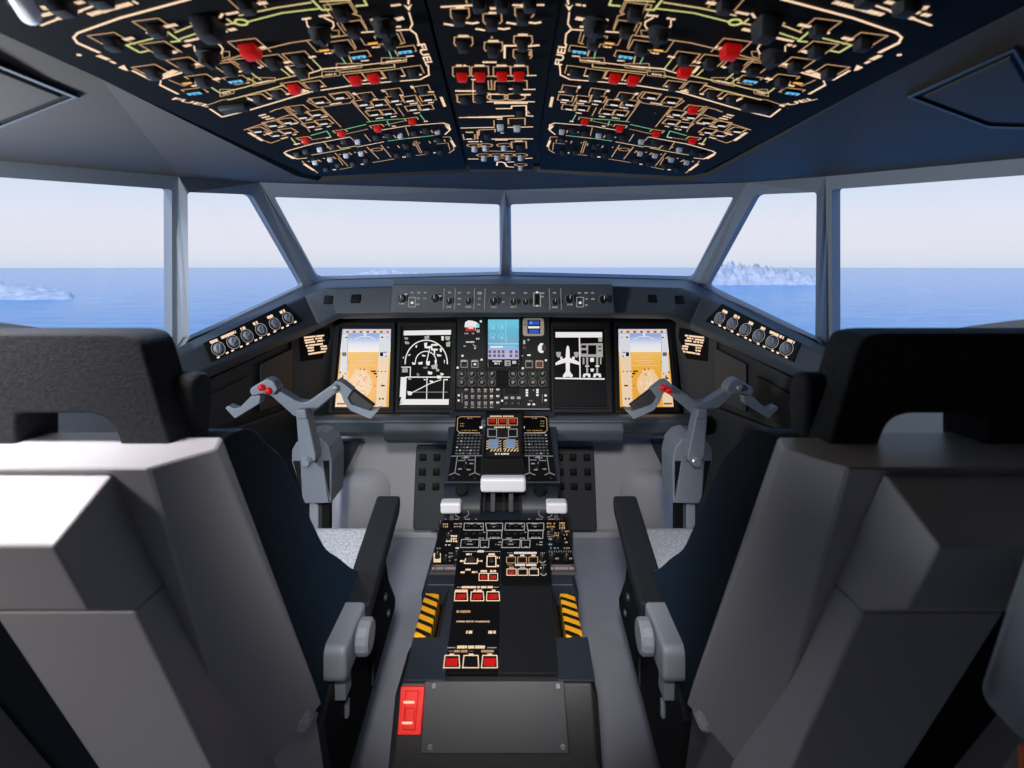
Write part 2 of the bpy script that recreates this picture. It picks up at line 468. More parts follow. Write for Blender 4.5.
# corners of the side wall behind the visible part
B3t = plane_hit(*spl, 1500, 70); B3b = plane_hit(*spl, 1500, 420)
front = MB(); k = 1
for sgn in (-1, 1):
    mid = lambda p: p
    q0t, q0b, q1t, q1b, q2t, q2b = N0t, N0b, N1t, N1b, N2t, N2b
    panes = []
    panes.append(frame_facet(front, [(0, 190, q0t), (0, 284, q0b), (190, 291, q1b), (244, 182.5, q1t)], wind, wpl, 0.02, sgn))
    panes.append(frame_facet(front, [(244, 182.5, q1t), (190, 291, q1b), (323.5, 352, q2b), (323.5, 176.5, q2t)], quart, qpl, 0.02, sgn))
    wall = MB()
    panes.append(frame_facet(wall, [(323.5, 176.5, q2t), (323.5, 352, q2b), (1500, 420, B3b), (1500, 70, B3t)], side, spl, 0.028, sgn))
    # lower side wall, down to the floor, and the closed wall behind the camera
    f = (lambda p: mx(p)) if sgn > 0 else (lambda p: Vector(p))
    a, b = q2b, B3b
    wall.prism([f(a), f(b), f((b.x - 0.02, b.y, 0)), f((a.x - 0.02, a.y, 0))], Vector((0.05 * sgn, 0, 0)))
    t2, b2 = B3t, B3b
    wall.prism([f(t2), f((t2.x, BACK, t2.z + 0.02)), f((t2.x, BACK, 0)), f((b2.x - 0.02, b2.y, 0))], Vector((0.05 * sgn, 0, 0)))
    struct('wall_left' if sgn < 0 else 'wall_right', wall, 'frame_paint')
    for g in panes:
        m_ = MB(); m_.poly(g); struct('window_%d' % k, m_, GLASS, recalc=False); k += 1
for sgn in (-1, 1):      # wall below the windshields, behind the dashboard
    f = (lambda p: mx(p)) if sgn > 0 else (lambda p: Vector(p))
    for a, b in ((N1b, N2b),):
        front.prism([f(a), f(b), f((b.x, b.y, .0)), f((a.x, a.y, .0))], (0, .03, 0))
struct('wall_front', front, 'frame_paint')
# ceiling: from the window header back over the cabin
SL = 0.13; X0 = 0.10; HO = 0.30
def ceil_z(x): return CZ + HO - SL * max(0.0, abs(x) - X0)
mb = MB()
OHL = Panel((-X0, 1.0, CZ + HO), (-X0, 0.5, CZ + HO), (-0.5, 1.0, CZ + HO - SL * 0.4))
def ohl(px, py, h=0.0): return OHL.hit(px, py, h)
half = [(0.0, 1.62), (-0.10, 1.62)]
c1 = ohl(470, 172); c2 = ohl(318, 181); c3 = ohl(296, 176); c4 = ohl(100, 78.5); c5 = ohl(0, 33) + (ohl(0, 33) - ohl(100, 78.5)).normalized() * .36
inner = [Vector((0, c1.y, CZ + HO)), c1, c2, c3, c4, c5, Vector((c5.x - .02, BACK, c5.z))]
outer_ = [N0t, N0t.lerp(N1t, 0.33), N1t, N1t.lerp(N2t, 0.45), N2t, B3t, Vector((B3t.x, BACK, B3t.z + 0.02))]
for sgn in (-1, 1):
    f = mx if sgn > 0 else Vector
    A = [f(p) for p in inner]; Bq = [f(p) for p in outer_]
    U = Vector((0, 0, 0.04))
    for i in range(len(A) - 1):
        mb.prism([A[i], Bq[i + 1], Bq[i]], U); mb.prism([A[i], A[i + 1], Bq[i + 1]], U)
    # closed above the overhead panels
    mb.prism([f((0, c1.y, CZ + HO + 0.03))] + [p + Vector((0, 0, 0.03)) for p in A[1:]] + [f((0, BACK, CZ + HO + 0.03))], U)
ceiling = struct('ceiling', mb, 'headliner')
mb = MB(); mb.poly([(-1.6, BACK, 0), (1.6, BACK, 0), (1.6, 2.2, 0), (-1.6, 2.2, 0)]); struct('floor', mb, 'floor_grey', recalc=False)
mb = MB(); mb.prism([(-1.7, BACK, 0), (1.7, BACK, 0), (1.7, BACK, 1.5), (-1.7, BACK, 1.5)], (0, -0.05, 0)); struct('wall_back', mb, 'side_dark')
# footwell wall in front of the pedals, with its rounded ducts
mb = MB(); mb.prism([(-0.95, 2.09, 0), (0.95, 2.09, 0), (0.95, 2.09, CZ - 0.5), (-0.95, 2.09, CZ - 0.5)], (0, 0.05, 0)); struct('wall_footwell', mb, 'wall_grey')
mb = MB()
for sgn in (-1, 1):
    for px, r, top in ((368, 0.13, 466),):
        c = V(px, 534, 2.16); x = c.x if sgn < 0 else -c.x
        z1 = V(px, top, 2.10).z
        prof = [(r * 1.05, 0), (r, z1 * 0.75), (r * 0.9, z1 * 0.9), (r * 0.6, z1 * 0.98), (0.004, z1)]
        mb.lathe((x, 2.16, 0), (0, 0, 1), prof, 24)
o = struct('trim_1', mb, 'wall_grey', smooth=True)
mb = MB(); mb.box((0, 2.075, 0.012), (1.9, 0.03, 0.024)); struct('baseboard_front', mb, 'wall_grey', bevel=0.004)
# two dome lamps added out of view to brighten the left seat
def fill(x, y, r, energy, col, aim, label, spread=180):
    z = ceil_z(x) - 0.004
    t = thing('fill_light', (x, y, z), label, 'fill lamp')
    mb = MB(); mb.lathe((x, y, z + .004), (0, 0, -1), [(r * 1.25, 0), (r * 1.25, .012), (r * 1.05, .02)], 28); obj('lamp_ring', mb, 'trim_light', t)
    L = bpy.data.lights.new('fill_lamp', 'AREA'); L.shape = 'DISK'; L.size = 2 * r; L.spread = math.radians(spread); L.energy = energy; L.color = col
    o = bpy.data.objects.new('fill_lamp', L); COL.objects.link(o); o.location = (x, y, z - .035)
    o.rotation_euler = (Vector(aim) - o.location).to_track_quat('-Z', 'Y').to_euler()
fill(-.50, .425, .05, 2.5, (1.0, .95, .94), (-.50, .46, CZ - .2), 'round dome lamp added on the overhead panel above the left seat', 115)
fill(-.70, -.30, .10, 1.05, (1.0, .93, .88), (-.50, .50, CZ - .40), 'round dome lamp added on the ceiling behind the left seat', 64)
# added fill light, unseen on the left side wall, throwing across the cabin
wl = thing('side_fill_light', (-1.02, .56, CZ - .16), 'added round fill light on the left side wall beside the left seat', 'fill lamp')
mb = MB(); mb.lathe((-1.06, .56, CZ - .16), (1, 0, .25), [(.14, 0), (.14, .025), (.12, .035)], 24); obj('lamp_housing', mb, 'knob_black', wl)
L = bpy.data.lights.new('side_fill_lamp', 'AREA'); L.shape = 'DISK'; L.size = .20; L.energy = 14.0; L.color = (.90, .96, 1.0)
o = bpy.data.objects.new('side_fill_lamp', L); COL.objects.link(o); o.location = (-1.01, .56, CZ - .145)
o.rotation_euler = (Vector((0.1, .80, CZ + .08)) - o.location).to_track_quat('-Z', 'Y').to_euler()
# added fill spot, unseen behind the camera, thrown between the seats onto pedestal and footwell
ml = thing('fill_spot', (CX, -.12, CZ + HO - .004), 'small added fill spot on the ceiling pointing at the pedestal', 'fill lamp')
mb = MB(); mb.lathe((0, -.12, CZ + HO), (0, .75, -1), [(.035, 0), (.035, .03), (.028, .045)], 20); obj('lamp_housing', mb, 'knob_black', ml)
L = bpy.data.lights.new('fill_spot_lamp', 'SPOT'); L.energy = 75.0; L.spot_size = math.radians(42); L.spot_blend = .7; L.shadow_soft_size = .06; L.color = (1.0, .97, .95)
o = bpy.data.objects.new('fill_spot_lamp', L); COL.objects.link(o); o.location = (0, -.075, CZ + .235)
o.rotation_euler = (Vector((0, 1.65, CZ - .80)) - o.location).to_track_quat('-Z', 'Y').to_euler()

# ================================================================== camera
cam = bpy.data.cameras.new('camera'); cam.sensor_width = 36; cam.lens = F / 1024 * 36
cam.shift_x = (512 - PX) / 1024; cam.shift_y = (PY - 384) / 1024; cam.clip_start = 0.02; cam.clip_end = 200000
cam.dof.use_dof = True; cam.dof.focus_distance = 1.75; cam.dof.aperture_fstop = 5.5
co = bpy.data.objects.new('camera', cam); COL.objects.link(co); co.location = (CX, 0, CZ); co.rotation_euler = (math.pi / 2, 0, 0)
S.camera = co
S.view_settings.view_transform = 'Standard'; S.view_settings.look = 'None'; S.view_settings.gamma = 1; S.view_settings.use_curve_mapping = False
S.view_settings.exposure = 0.0
# ================================================================== seats
def seat(right):
    def T(p): return Vector((-p[0] + 0.03, p[1], p[2])) if right else Vector(p)
    def P(x, y, z): return T((x, y, CZ + z))
    XC = -0.50
    def mir(p): return Vector((2 * XC - p.x, p.y, p.z))
    side_ = 'right' if right else 'left'
    root = thing('pilot_seat', T((XC, 0.95, 0)), ('right' if right else 'left') + ' pilot seat with grey shell, ' + ('blackish headrest in shade beside the right-hand yoke' if right else 'brightly lit top edge and charcoal headrest'), 'seat', 'pilot seats')
    # --- hard back shell
    p1, p2, p3 = V(216, 449, .486), V(148, 468, .44), V(322, 703, .79)
    ch = Panel(p1, p2, p3); p4 = ch.hit(271, 762); p5 = ch.hit(236, 762)
    f1 = V(222, 437, .52); p3f = Vector((p3.x, p3.y + 0.01, p3.z))
    low = p5 + (p5 - p2) * 0.06
    mb = MB()
    Rr = [f1, p1, p2, p5, p4, p3]; Lr = [mir(p) for p in Rr]
    # top, chamfers, rear wall, front
    allv = [T(p) for p in Rr + Lr]
    fs = [[0, 1, 2, 8, 7, 6], [1, 5, 4, 3, 2], [7, 8, 9, 10, 11], [2, 3, 9, 8], [3, 4, 10, 9], [4, 5, 11, 10], [0, 5, 1], [6, 7, 11], [0, 6, 11, 5]]
    mb.add(allv, fs)
    shell = obj('back_shell', mb, 'shell', root, bevel=0.002, seg=1)
    # black upholstery panel between the two lower rails
    def rear(z): 
        t = (z - (p2.z - CZ)) / ((p5.z - CZ) - (p2.z - CZ)); return p2.y + (p5.y - p2.y) * t
    mb = MB(); mb.prism([P(-.36, rear(-.33) - .012, -.33), P(-.64, rear(-.33) - .012, -.33), P(-.64, rear(-.72) - .012, -.72), P(-.40, rear(-.72) - .012, -.72)], (0, .02, 0)); obj('back_panel', mb, 'fabric_black', root, label='black lower panel of the seat back')
    # --- raised upper block on the shell and two lower rails
    mb = MB(); prof = [(.452, -.172), (.385, -.208), (.417, -.276), (.469, -.3115), (.60, -.3115), (.54, -.172)]
    mb.prism([P(-.313, y, z) for y, z in prof], T((-.687, 0, 0)) - T((-.313, 0, 0)))
    obj('upper_back_block', mb, 'shell', root, bevel=0.003)
    prof = [(.469, -.312), (.589, -.569), (.665, -.735), (.76, -.735), (.54, -.312)]
    for x0, x1 in ((-.313, -.443), (-.687, -.557)):
        mb = MB(); mb.prism([P(x0, y, z) for y, z in prof], T((x1, 0, 0)) - T((x0, 0, 0))); obj('back_rail', mb, 'shell', root, bevel=0.004)
    mb = MB(); mb.prism([P(-.50, .58, -.40), P(-.50, .60, -.44), P(-.50, .72, -.44), P(-.50, .70, -.40)], (0.012, 0, 0)); obj('bracket', mb, 'arm_grey', root)
    # --- headrest: rounded slab with two notches, wings
    hp = [(-.30, -.178), (-.331, -.0720), (-.345, -.0650), (-.655, -.0650), (-.669, -.0720), (-.70, -.178), (-.652, -.178), (-.642, -.150), (-.625, -.142), (-.549, -.142), (-.549, -.178), (-.451, -.178), (-.451, -.142), (-.375, -.142), (-.358, -.150), (-.348, -.178)]
    hp = round_corners([(a, b, 0) for a, b in hp], [0, .015, .02, .02, .015, 0, 0, .02, .01, .004, 0, 0, .004, .01, .02, 0], 4)
    mb = MB(); mb.prism([P(a, .50, b) for a, b, _ in hp], (0, .05, 0)); obj('headrest', mb, 'fabric', root, bevel=0.012, seg=3, ang=50)
    for sx in (-.30, -.70):
        s = 1 if sx > -.5 else -1
        w_ = [(sx - .035 * s, -.18), (sx - .028 * s, -.112), (sx, -.116), (sx + .004 * s, -.18)]
        mb = MB(); mb.prism([P(a, .528, b) for a, b in w_], (0, .012, 0)); wg = MB()
        prof = [(.528, -.114), (.548, -.110), (.560, -.116), (.566, -.13), (.564, -.16), (.555, -.19), (.535, -.19)]
        prof = round_corners([(a, b, 0) for a, b in prof], .012, 4)
        wg.prism([P(sx - .033 * s, a, b) for a, b, _ in prof], T((.036 * s, 0, 0)) - T((0, 0, 0)))
        obj('headrest_wing', wg, 'fabric', root, bevel=0.006, seg=3)
    # --- back cushion and seat cushion with side bolsters
    prof = [(.525, -.178), (.546, -.176), (.590, -.182), (.6227, -.2108), (.671, -.2467), (.735, -.335), (.8215, -.447), (.89, -.50), (.955, -.555), (1.02, -.60), (1.03, -.69), (.80, -.69), (.76, -.60)]
    prof = round_corners([(a, b, 0) for a, b in prof], [.004, .01, .02, .03, .02, 0, .03, .02, .03, .03, .01, .01, .02], 4)
    for x0, x1 in ((-.268, -.33), (-.732, -.67)):
        mb = MB(); mb.prism([P(x0, a, b) for a, b, _ in prof], T((x1, 0, 0)) - T((x0, 0, 0))); obj('side_bolster', mb, 'fabric_black', root, bevel=0.010, seg=3, ang=50)
    prof = [(.53, -.185), (.585, -.185), (.79, -.565), (.79, -.66), (.76, -.62)]
    mb = MB(); mb.prism([P(-.33, a, b) for a, b in prof], T((-.67, 0, 0)) - T((-.33, 0, 0))); obj('back_cushion', mb, 'fabric_black', root, bevel=0.012, seg=3)
    prof = round_corners([(.76, -.585, 0), (1.155, -.58, 0), (1.18, -.60, 0), (1.175, -.67, 0), (.76, -.69, 0)], [0, .02, .02, .02, 0], 4)
    mb = MB(); mb.prism([P(-.272, a, b) for a, b, _ in prof], T((-.728, 0, 0)) - T((-.272, 0, 0)))
    obj('seat_cushion', mb, 'fleece', root, bevel=0.012, seg=3, ang=50, label='speckled pale fleece seat cushion')
    # --- armrests: long black pads on grey pivot housings
    for s in (1, -1):
        def A(x, y, z): return P(x if s > 0 else 2 * XC - x, y, z)
        arm = MB(); a, b = (1.185, -.5215), (.93, -.604)
        if s < 0: a, b = (1.185, -.5215), (.93, -.604)
        arm.prism([A(-.2265, a[0], a[1]), A(-.2265, b[0], b[1]), A(-.2265, b[0], b[1] - .035), A(-.2265, a[0] - .01, a[1] - .038), A(-.2265, a[0], a[1] - .02)], A(-.2805, 0, 0) - A(-.2265, 0, 0))
        ar = obj('armrest', arm, 'pad_black', root, bevel=0.006, seg=3)
        hs = MB(); prof = [(.93, -.597), (.825, -.5985), (.814, -.604), (.814, -.650), (.826, -.660), (.93, -.662)]
        hs.prism([A(-.2335, y, z) for y, z in prof], A(-.292, 0, 0) - A(-.2335, 0, 0)); obj('armrest_housing', hs, 'arm_grey', root, bevel=0.008, seg=2, ang=50)
        kn = MB(); kn.lathe(A(-.235, .874, -.622), A(1, 0, 0) - A(0, 0, 0), [(.012, -.01), (.012, .004), (.026, .005), (.028, .008), (.028, .022), (.024, .026)], 14); obj('armrest_knob', kn, 'arm_grey', root)
        st = MB(); st.prism([A(-.245, .845, -.655), A(-.245, .875, -.655), A(-.245, .88, -.71), A(-.245, .85, -.71)], A(-.275, 0, 0) - A(-.245, 0, 0)); obj('armrest_post', st, 'arm_grey', root)
        pl = MB(); prof = [(.872, -.735), (.872, -1.0), (.93, -.90), (1.285, -.846), (1.29, -.83), (1.216, -.735), (1.17, -.60), (.93, -.61), (.86, -.70)]
        prof = [(.80, -.70), (.868, -.93), (.93, -.898), (1.285, -.846), (1.292, -.825), (1.22, -.735), (1.16, -.585), (.92, -.61), (.86, -.66)]
        pl.prism([A(-.262, y, z) for y, z in prof], A(-.275, 0, 0) - A(-.262, 0, 0)); plate = obj('side_plate', pl, 'panel_dark', root, bevel=0.002)
        for px_, py_ in ((385, 597), (388, 613)):
            q = VX(px_, py_, -.262); bo = MB(); bo.cyl(A(-.2625, q.y, q.z - CZ), A(-.257, q.y, q.z - CZ), .009, .007, 12); obj('bolt', bo, 'knob_grey', plate)
        q = VX(345.5, 708, -.262); bo = MB(); c = A(-.259, q.y, q.z - CZ)
        bo.box(c, (.008, .012, .03)); obj('latch', bo, 'arm_grey', plate, bevel=0.003)
        q = VX(372, 672, -.262); bo = MB(); c = A(-.260, q.y, q.z - CZ); bo.box(c, (.004, .003, .055)); obj('trim_strip', bo, 'knob_grey', plate)
    # --- base: pan, pillar and floor rails
    mb = MB(); mb.prism([P(-.275, .872, -.735), P(-.275, .872, -.93), P(-.275, 1.2, -.86), P(-.275, 1.2, -.66), P(-.275, .872, -.66)], T((-.40, 0, 0)) - T((-.275, 0, 0))); obj('seat_base', mb, 'shell', root, bevel=0.003)
    mb = MB(); mb.prism([P(-.40, .872, -.735), P(-.40, .872, -.93), P(-.40, 1.2, -.86), P(-.40, 1.2, -.66), P(-.40, .872, -.66)], T((-.725, 0, 0)) - T((-.40, 0, 0))); obj('base_box', mb, 'groove', root, bevel=0.003)
    mb = MB(); mb.prism([P(-.36, .92, -.90), P(-.36, 1.15, -.88), P(-.36, 1.13, -1.06), P(-.36, .95, -1.06)], T((-.64, 0, 0)) - T((-.36, 0, 0))); obj('pillar', mb, 'panel_dark', root)
    for x in (-.42, -.58):
        mb = MB(); mb.box(P(x, 1.0, -1.065), (.04, .62, .03)); obj('floor_rail', mb, 'steel', root, bevel=0.003)
    return root
seat(False); seat(True)

# pale edge of another seat, close at the far right
js = thing('jump_seat', (0.62, 0.36, 0), 'pale blue-grey seat edge cut off at the far right of the picture', 'seat')
tip = [V(1040, 505, .355), V(978, 695, .37), V(1030, 752, .352), V(1320, 760, .24), V(1330, 505, .24)]
pts = round_corners(tip, [.01, .010, .02, .02, .02], 4)
mb = MB(); mb.prism(pts, (0.06, .035, 0)); obj('backrest', mb, 'arm_grey', js, bevel=0.004, seg=3)
mb = MB(); mb.box((0.50, .37, (CZ - .31) / 2), (.06, .04, CZ - .31)); obj('post', mb, 'panel_dark', js)
mb = MB(); mb.box(V(1047, 772, .345), (.03, .012, .03)); obj('strap', mb, 'orange', js, bevel=0.003, label='orange strap end')
# ================================================================== control prototypes (local: x across, y up the panel, z out of it)
def P_block(name, w, h, d, matl, bev=0.0015, taper=0.8):
    mb = MB()
    mb.rings([[Vector((sx * w / 2 * k, sy * h / 2 * k, z)) for sx, sy in ((-1, -1), (1, -1), (1, 1), (-1, 1))] for k, z in ((1, 0), (taper, d))], True)
    proto(name, mb, matl, bev, 2, True)
P_block('toggle_dark', .0150, .0150, .011, 'switch_dark'); P_block('toggle_light', .014, .014, .011, 'switch_light'); P_block('guard_red', .0165, .0180, .011, 'red_lit')
P_block('lever_dark', .028, .034, .024, 'switch_dark', .004, .7); P_block('flat_cap', .034, .016, .007, 'switch_dark', .002, .9)
P_block('button_grey', .010, .010, .005, 'knob_grey', .001, .9); P_block('button_black', .010, .010, .004, 'knob_black', .001, .9)
P_block('square_pad', .024, .024, .008, 'black', .003, .9)
mb = MB(); mb.lathe((0, 0, 0), (0, 0, 1), [(.0075, 0), (.0075, .002), (.0065, .003), (.0078, .008), (.0066, .0125), (.002, .0135)], 16, 'switch_light'); proto('ball_light', mb, smooth=True)
mb = MB(); mb.lathe((0, 0, 0), (0, 0, 1), [(.0125, 0), (.0125, .002), (.0105, .003), (.0100, .011), (.0085, .012)], 18, 'switch_dark'); mb.box((0, .002, .0135), (.005, .019, .005), None, 'switch_dark'); proto('rotary_dark', mb, smooth=True)
mb = MB(); mb.lathe((0, 0, 0), (0, 0, 1), [(.0095, 0), (.0095, .002), (.0082, .003), (.0078, .014), (.0065, .016)], 20, 'knob_black'); mb.box((0, .004, .0165), (.0016, .008, .001), None, 'lit_white_dim'); proto('rotary_small', mb, smooth=True)
mb = MB(); mb.lathe((0, 0, 0), (0, 0, 1), [(.0125, 0), (.0125, .001), (.0108, .002), (.0106, .006), (.0098, .007)], 24, 'knob_silver'); mb.box((0, 0, .0075), (.0035, .019, .0025), None, 'knob_silver'); proto('dimmer_knob', mb, smooth=True)
def P_lamp(name, w, h, lit):
    mb = MB(); mb.box((0, 0, .002), (w, h, .004), None, 'knob_black'); mb.box((0, h * .12, .0043), (w * .82, h * .5, .0008), None, lit); proto(name, mb)
P_lamp('annunciator_white', .0155, .010, 'lit_white'); P_lamp('annunciator_dim', .0155, .010, 'lit_white_dim'); P_lamp('annunciator_amber', .013, .007, 'lit_amber')
mb = MB(); mb.box((0, 0, .002), (.020, .013, .004), None, 'black'); mb.box((0, .002, .0043), (.0165, .006, .0008), None, 'lit_cyan'); mb.box((-.003, .002, .0048), (.003, .003, .0006), None, 'lit_blue'); mb.box((.003, .002, .0048), (.003, .003, .0006), None, 'lit_blue'); proto('cyan_display', mb)
mb = MB(); mb.box((0, 0, .002), (.017, .017, .004), None, 'knob_black'); mb.box((0, 0, .0044), (.0152, .0152, .0012), None, 'red_lit'); proto('red_button', mb)
mb = MB(); mb.box((0, 0, .002), (.017, .017, .004), None, 'knob_black'); mb.box((0, 0, .0044), (.0152, .0152, .0012), None, 'black'); proto('dark_button', mb)
mb = MB(); mb.lathe((0, 0, 0), (0, 0, 1), [(.004, 0), (.004, .0008), (.003, .0018)], 12, 'steel'); mb.box((0, 0, .0019), (.005, .0008, .0004), None, 'black'); proto('screw', mb, smooth=True)

# ================================================================== glareshield (hood, face, guidance panel, small square plugs)
gs = thing('glareshield', (0, 1.75, CZ - .20), 'slate grey glareshield across the cockpit under the windshields, carrying the guidance panel', 'glareshield')
T3 = lambda px, py, Y: V(px, py, Y)
row_win = [D(311, 340, 1.425), D(201, 286.5, 1.925), D(183, 280, 1.965), D(0, 275.5, 2.265)]          # at the glass
row_lip = [D(309, 349, 1.40), D(199, 296, 1.80), D(176, 288, 1.78), D(0, 283, 1.745)]                  # front edge of the top
_sp = (D(309, 349, 1.40), D(199, 296, 1.80), D(309, 374, 1.375))
row_mid = [D(309, 374, 1.375), plane_hit(*_sp, 186, 324), D(168, 314, 1.745), D(0, 312.5, 1.735)]
row_low = [D(307, 384, 1.40), plane_hit(*_sp, 184, 330) + Vector((-.01, .03, 0)), D(166, 319, 1.775), D(0, 316.8, 1.765)]
row_back = [D(303, 377, 1.50), D(178, 322, 1.90), D(160, 312, 1.95), D(0, 311, 1.95)]
mb = MB()
rows = [row_win, row_lip, row_mid, row_low, row_back]
rows = [[r[0] + (r[0] - r[1]) * .20] + r for r in rows]
full = [r + [mx(p) for p in r[:-1]][::-1] for r in rows]
n = len(full[0]); vs = [p for r in full for p in r]
fs = [[j * n + i, j * n + i + 1, ((j + 1) % 5) * n + i + 1, ((j + 1) % 5) * n + i] for j in range(5) for i in range(n - 1)]
fs += [[j * n for j in range(5)], [j * n + n - 1 for j in range(5)][::-1]]
mb.add(vs, fs); obj('hood', mb, 'coaming', gs, bevel=0.006, seg=2, ang=25)
# guidance panel housing, proud of the face
gp = Panel(V(512, 286, 1.705), V(300, 286, 1.705), V(512, 312, 1.70))
mb = MB()
fr = [gp.pt(x, y) for x, y in ((393, 284.5), (612, 284.5), (614, 313), (390, 313))]
bk = [V(393, 279, 1.80), V(612, 279, 1.80), V(616, 314, 1.78), V(388, 314, 1.78)]
mb.rings([bk, fr], True); gh = obj('guidance_panel', mb, 'coaming_panel', gs, bevel=0.003)
mb = MB(); gp.slab([(397, 288), (608, 288), (609, 309.5), (395.5, 309.5)], .002, None, mb, .0012); obj('faceplate', mb, 'coaming_panel', gs, bevel=.0006)
def GP(x): return 385 + x / 8.533
def GR(x): return 500 + x / 8.533
def GY(y): return 275 + y / 8.533
hh = .0022
for x in (505, 600, 765, 855): gp.line([(GP(x), GY(115)), (GP(x) - .8, GY(292))], .9, 'lit_grey', hh)
for x in (420, 517): gp.line([(GR(x), GY(115)), (GR(x) + .8, GY(295))], .9, 'lit_grey', hh)
for x, y in ((235, 150), (290, 150), (345, 150), (285, 200), (340, 200), (282, 250), (553, 150), (637, 152), (635, 202), (632, 250), (714, 152), (808, 202), (804, 252), (930, 150), (1010, 155), (1010, 230)):
    gp.lettering((GP(x) - 1.6, GY(y)), (GP(x) + 1.6, GY(y)), 1.6, 'lit_white_dim', hh, .9)
gp.lettering((GP(790), GY(155)), (GP(830), GY(155)), 2.6, 'lit_white_dim', hh, 1.2)
for x, y in ((113, 153), (218, 153), (466, 152), (680, 153), (736, 153), (790, 153), (737, 205), (794, 205), (740, 257), (365, 155), (360, 185)):
    gp.lettering((GR(x) - 1.7, GY(y)), (GR(x) + 1.7, GY(y)), 1.6, 'lit_white_dim', hh, .9)
for x, y, g in ((145, 245, 0), (549, 272, 0), (712, 272, 0), (928, 274, 0), (116, 272, 1), (470, 276, 1), (598, 252, 1)):
    f_ = GR if g else GP
    gp.lettering((f_(x) - 2.8, GY(y)), (f_(x) + 2.8, GY(y)), 1.7, 'lit_white_dim', hh, 1.0)
for x0, g in ((230, 0), (683, 1)):
    f_ = GR if g else GP
    gp.line([(f_(x0 - 28), GY(190)), (f_(x0 - 28), GY(272)), (f_(x0 + 28), GY(272)), (f_(x0 + 28), GY(190))], .6, 'lit_white_dim', hh, True)
    gp.rect(f_(x0 - 10), GY(228), f_(x0 + 12), GY(246), 'lit_white', hh)
gp.line([(GR(288), GY(152)), (GR(288), GY(265)), (GR(345), GY(265)), (GR(345), GY(152))], .7, 'lit_white_dim', hh, True)
gp.rect(GR(300), GY(165), GR(333), GY(250), 'black', hh + .0003); gp.rect(GR(308), GY(140), GR(326), GY(155), 'lit_white', hh); gp.rect(GR(308), GY(258), GR(326), GY(268), 'lit_white', hh)
for x, y, g, sc in ((148, 200, 0, 1.15), (428, 198, 0, 1.15), (549, 222, 0, .9), (712, 222, 0, .9), (926, 222, 0, 1.1), (114, 228, 1, .9), (218, 228, 1, .9), (470, 228, 1, .9), (592, 202, 1, 1.15), (880, 208, 1, 1.15)):
    f_ = GR if g else GP
    px_, py_ = f_(x), GY(y)
    gp.ring3(px_, py_, .0125 * sc, -60, 240, .0009, 'lit_grey', hh)
    gp.place('rotary_small', 'selector_knob', px_, py_, gh, sc * 1.25, h=.001)
    c = gp.hit(px_, py_)
gp.rect(GP(165), GY(158), GP(190), GY(172), 'lit_white_dim', hh); gp.rect(GP(455), GY(172), GP(482), GY(186), 'lit_white_dim', hh)
gp.markings(gs, 'markings')
fp = Panel(D(176, 292, 1.78), D(0, 290, 1.745), D(168, 316, 1.745))
for px_, py_ in ((329, 300), (356, 299)):
    for mir in (False, True):
        fp.mir = mir
        fp.place('square_pad', 'square_plug', px_, py_, gs, (1.5, 1.35, .7))
fp.mir = False

# ================================================================== lighting-control panels on the side sills
for mir in (False, True):
    lp = Panel(D(309, 349, 1.40), D(199, 296, 1.80), D(309, 374, 1.375), mirror=mir, toward=(0, 0.6, CZ))
    t = thing('dimmer_panel', lp.pt(246, 333), ('right' if mir else 'left') + ' sill panel of six round silver dimmer knobs below the ' + ('right' if mir else 'left') + ' slanted window', 'control panel', 'dimmer panels on the window sills')
    mb = MB(); lp.slab([(203.5, 343), (285.5, 303.5), (303, 321), (211, 362)], .004, None, mb, .004); obj('faceplate', mb, 'panel_dark', t, bevel=.001)
    kn = [(218.3, 348.5), (233.3, 342), (247.2, 335.8), (261.2, 329.7), (274.8, 323.8), (287.8, 318)]
    hh = .0046
    for i, (x, y) in enumerate(kn):
        lp.ring3(x, y, .0200, 0, 360, .0016, 'lit_white_dim', hh); lp.place('dimmer_knob', 'dimmer_knob', x, y, t, 1.22, ang=random.uniform(-.6, .6), h=.004)
    def DP(x, y): return 180 + x / 7.877, 290 + y / 7.877
    for a, b in (((237, 415), (297, 392)), ((325, 378), (440, 328)), ((478, 310), (515, 295)), ((577, 270), (612, 253)), ((688, 220), (733, 200)), ((788, 180), (826, 160))):
        lp.lettering(DP(*a), DP(*b), 3.0, 'lit_cream', hh, 1.5, .12)
    for x, y in ((302, 530), (372, 495), (414, 477), (483, 446), (532, 424), (598, 395), (635, 377), (698, 350), (747, 326), (807, 298), (848, 280), (908, 252)):
        a, b = DP(x - 6, y + 3), DP(x + 6, y - 3); lp.line([a, b], 1.7, 'lit_cream', hh)
    lp.markings(t)

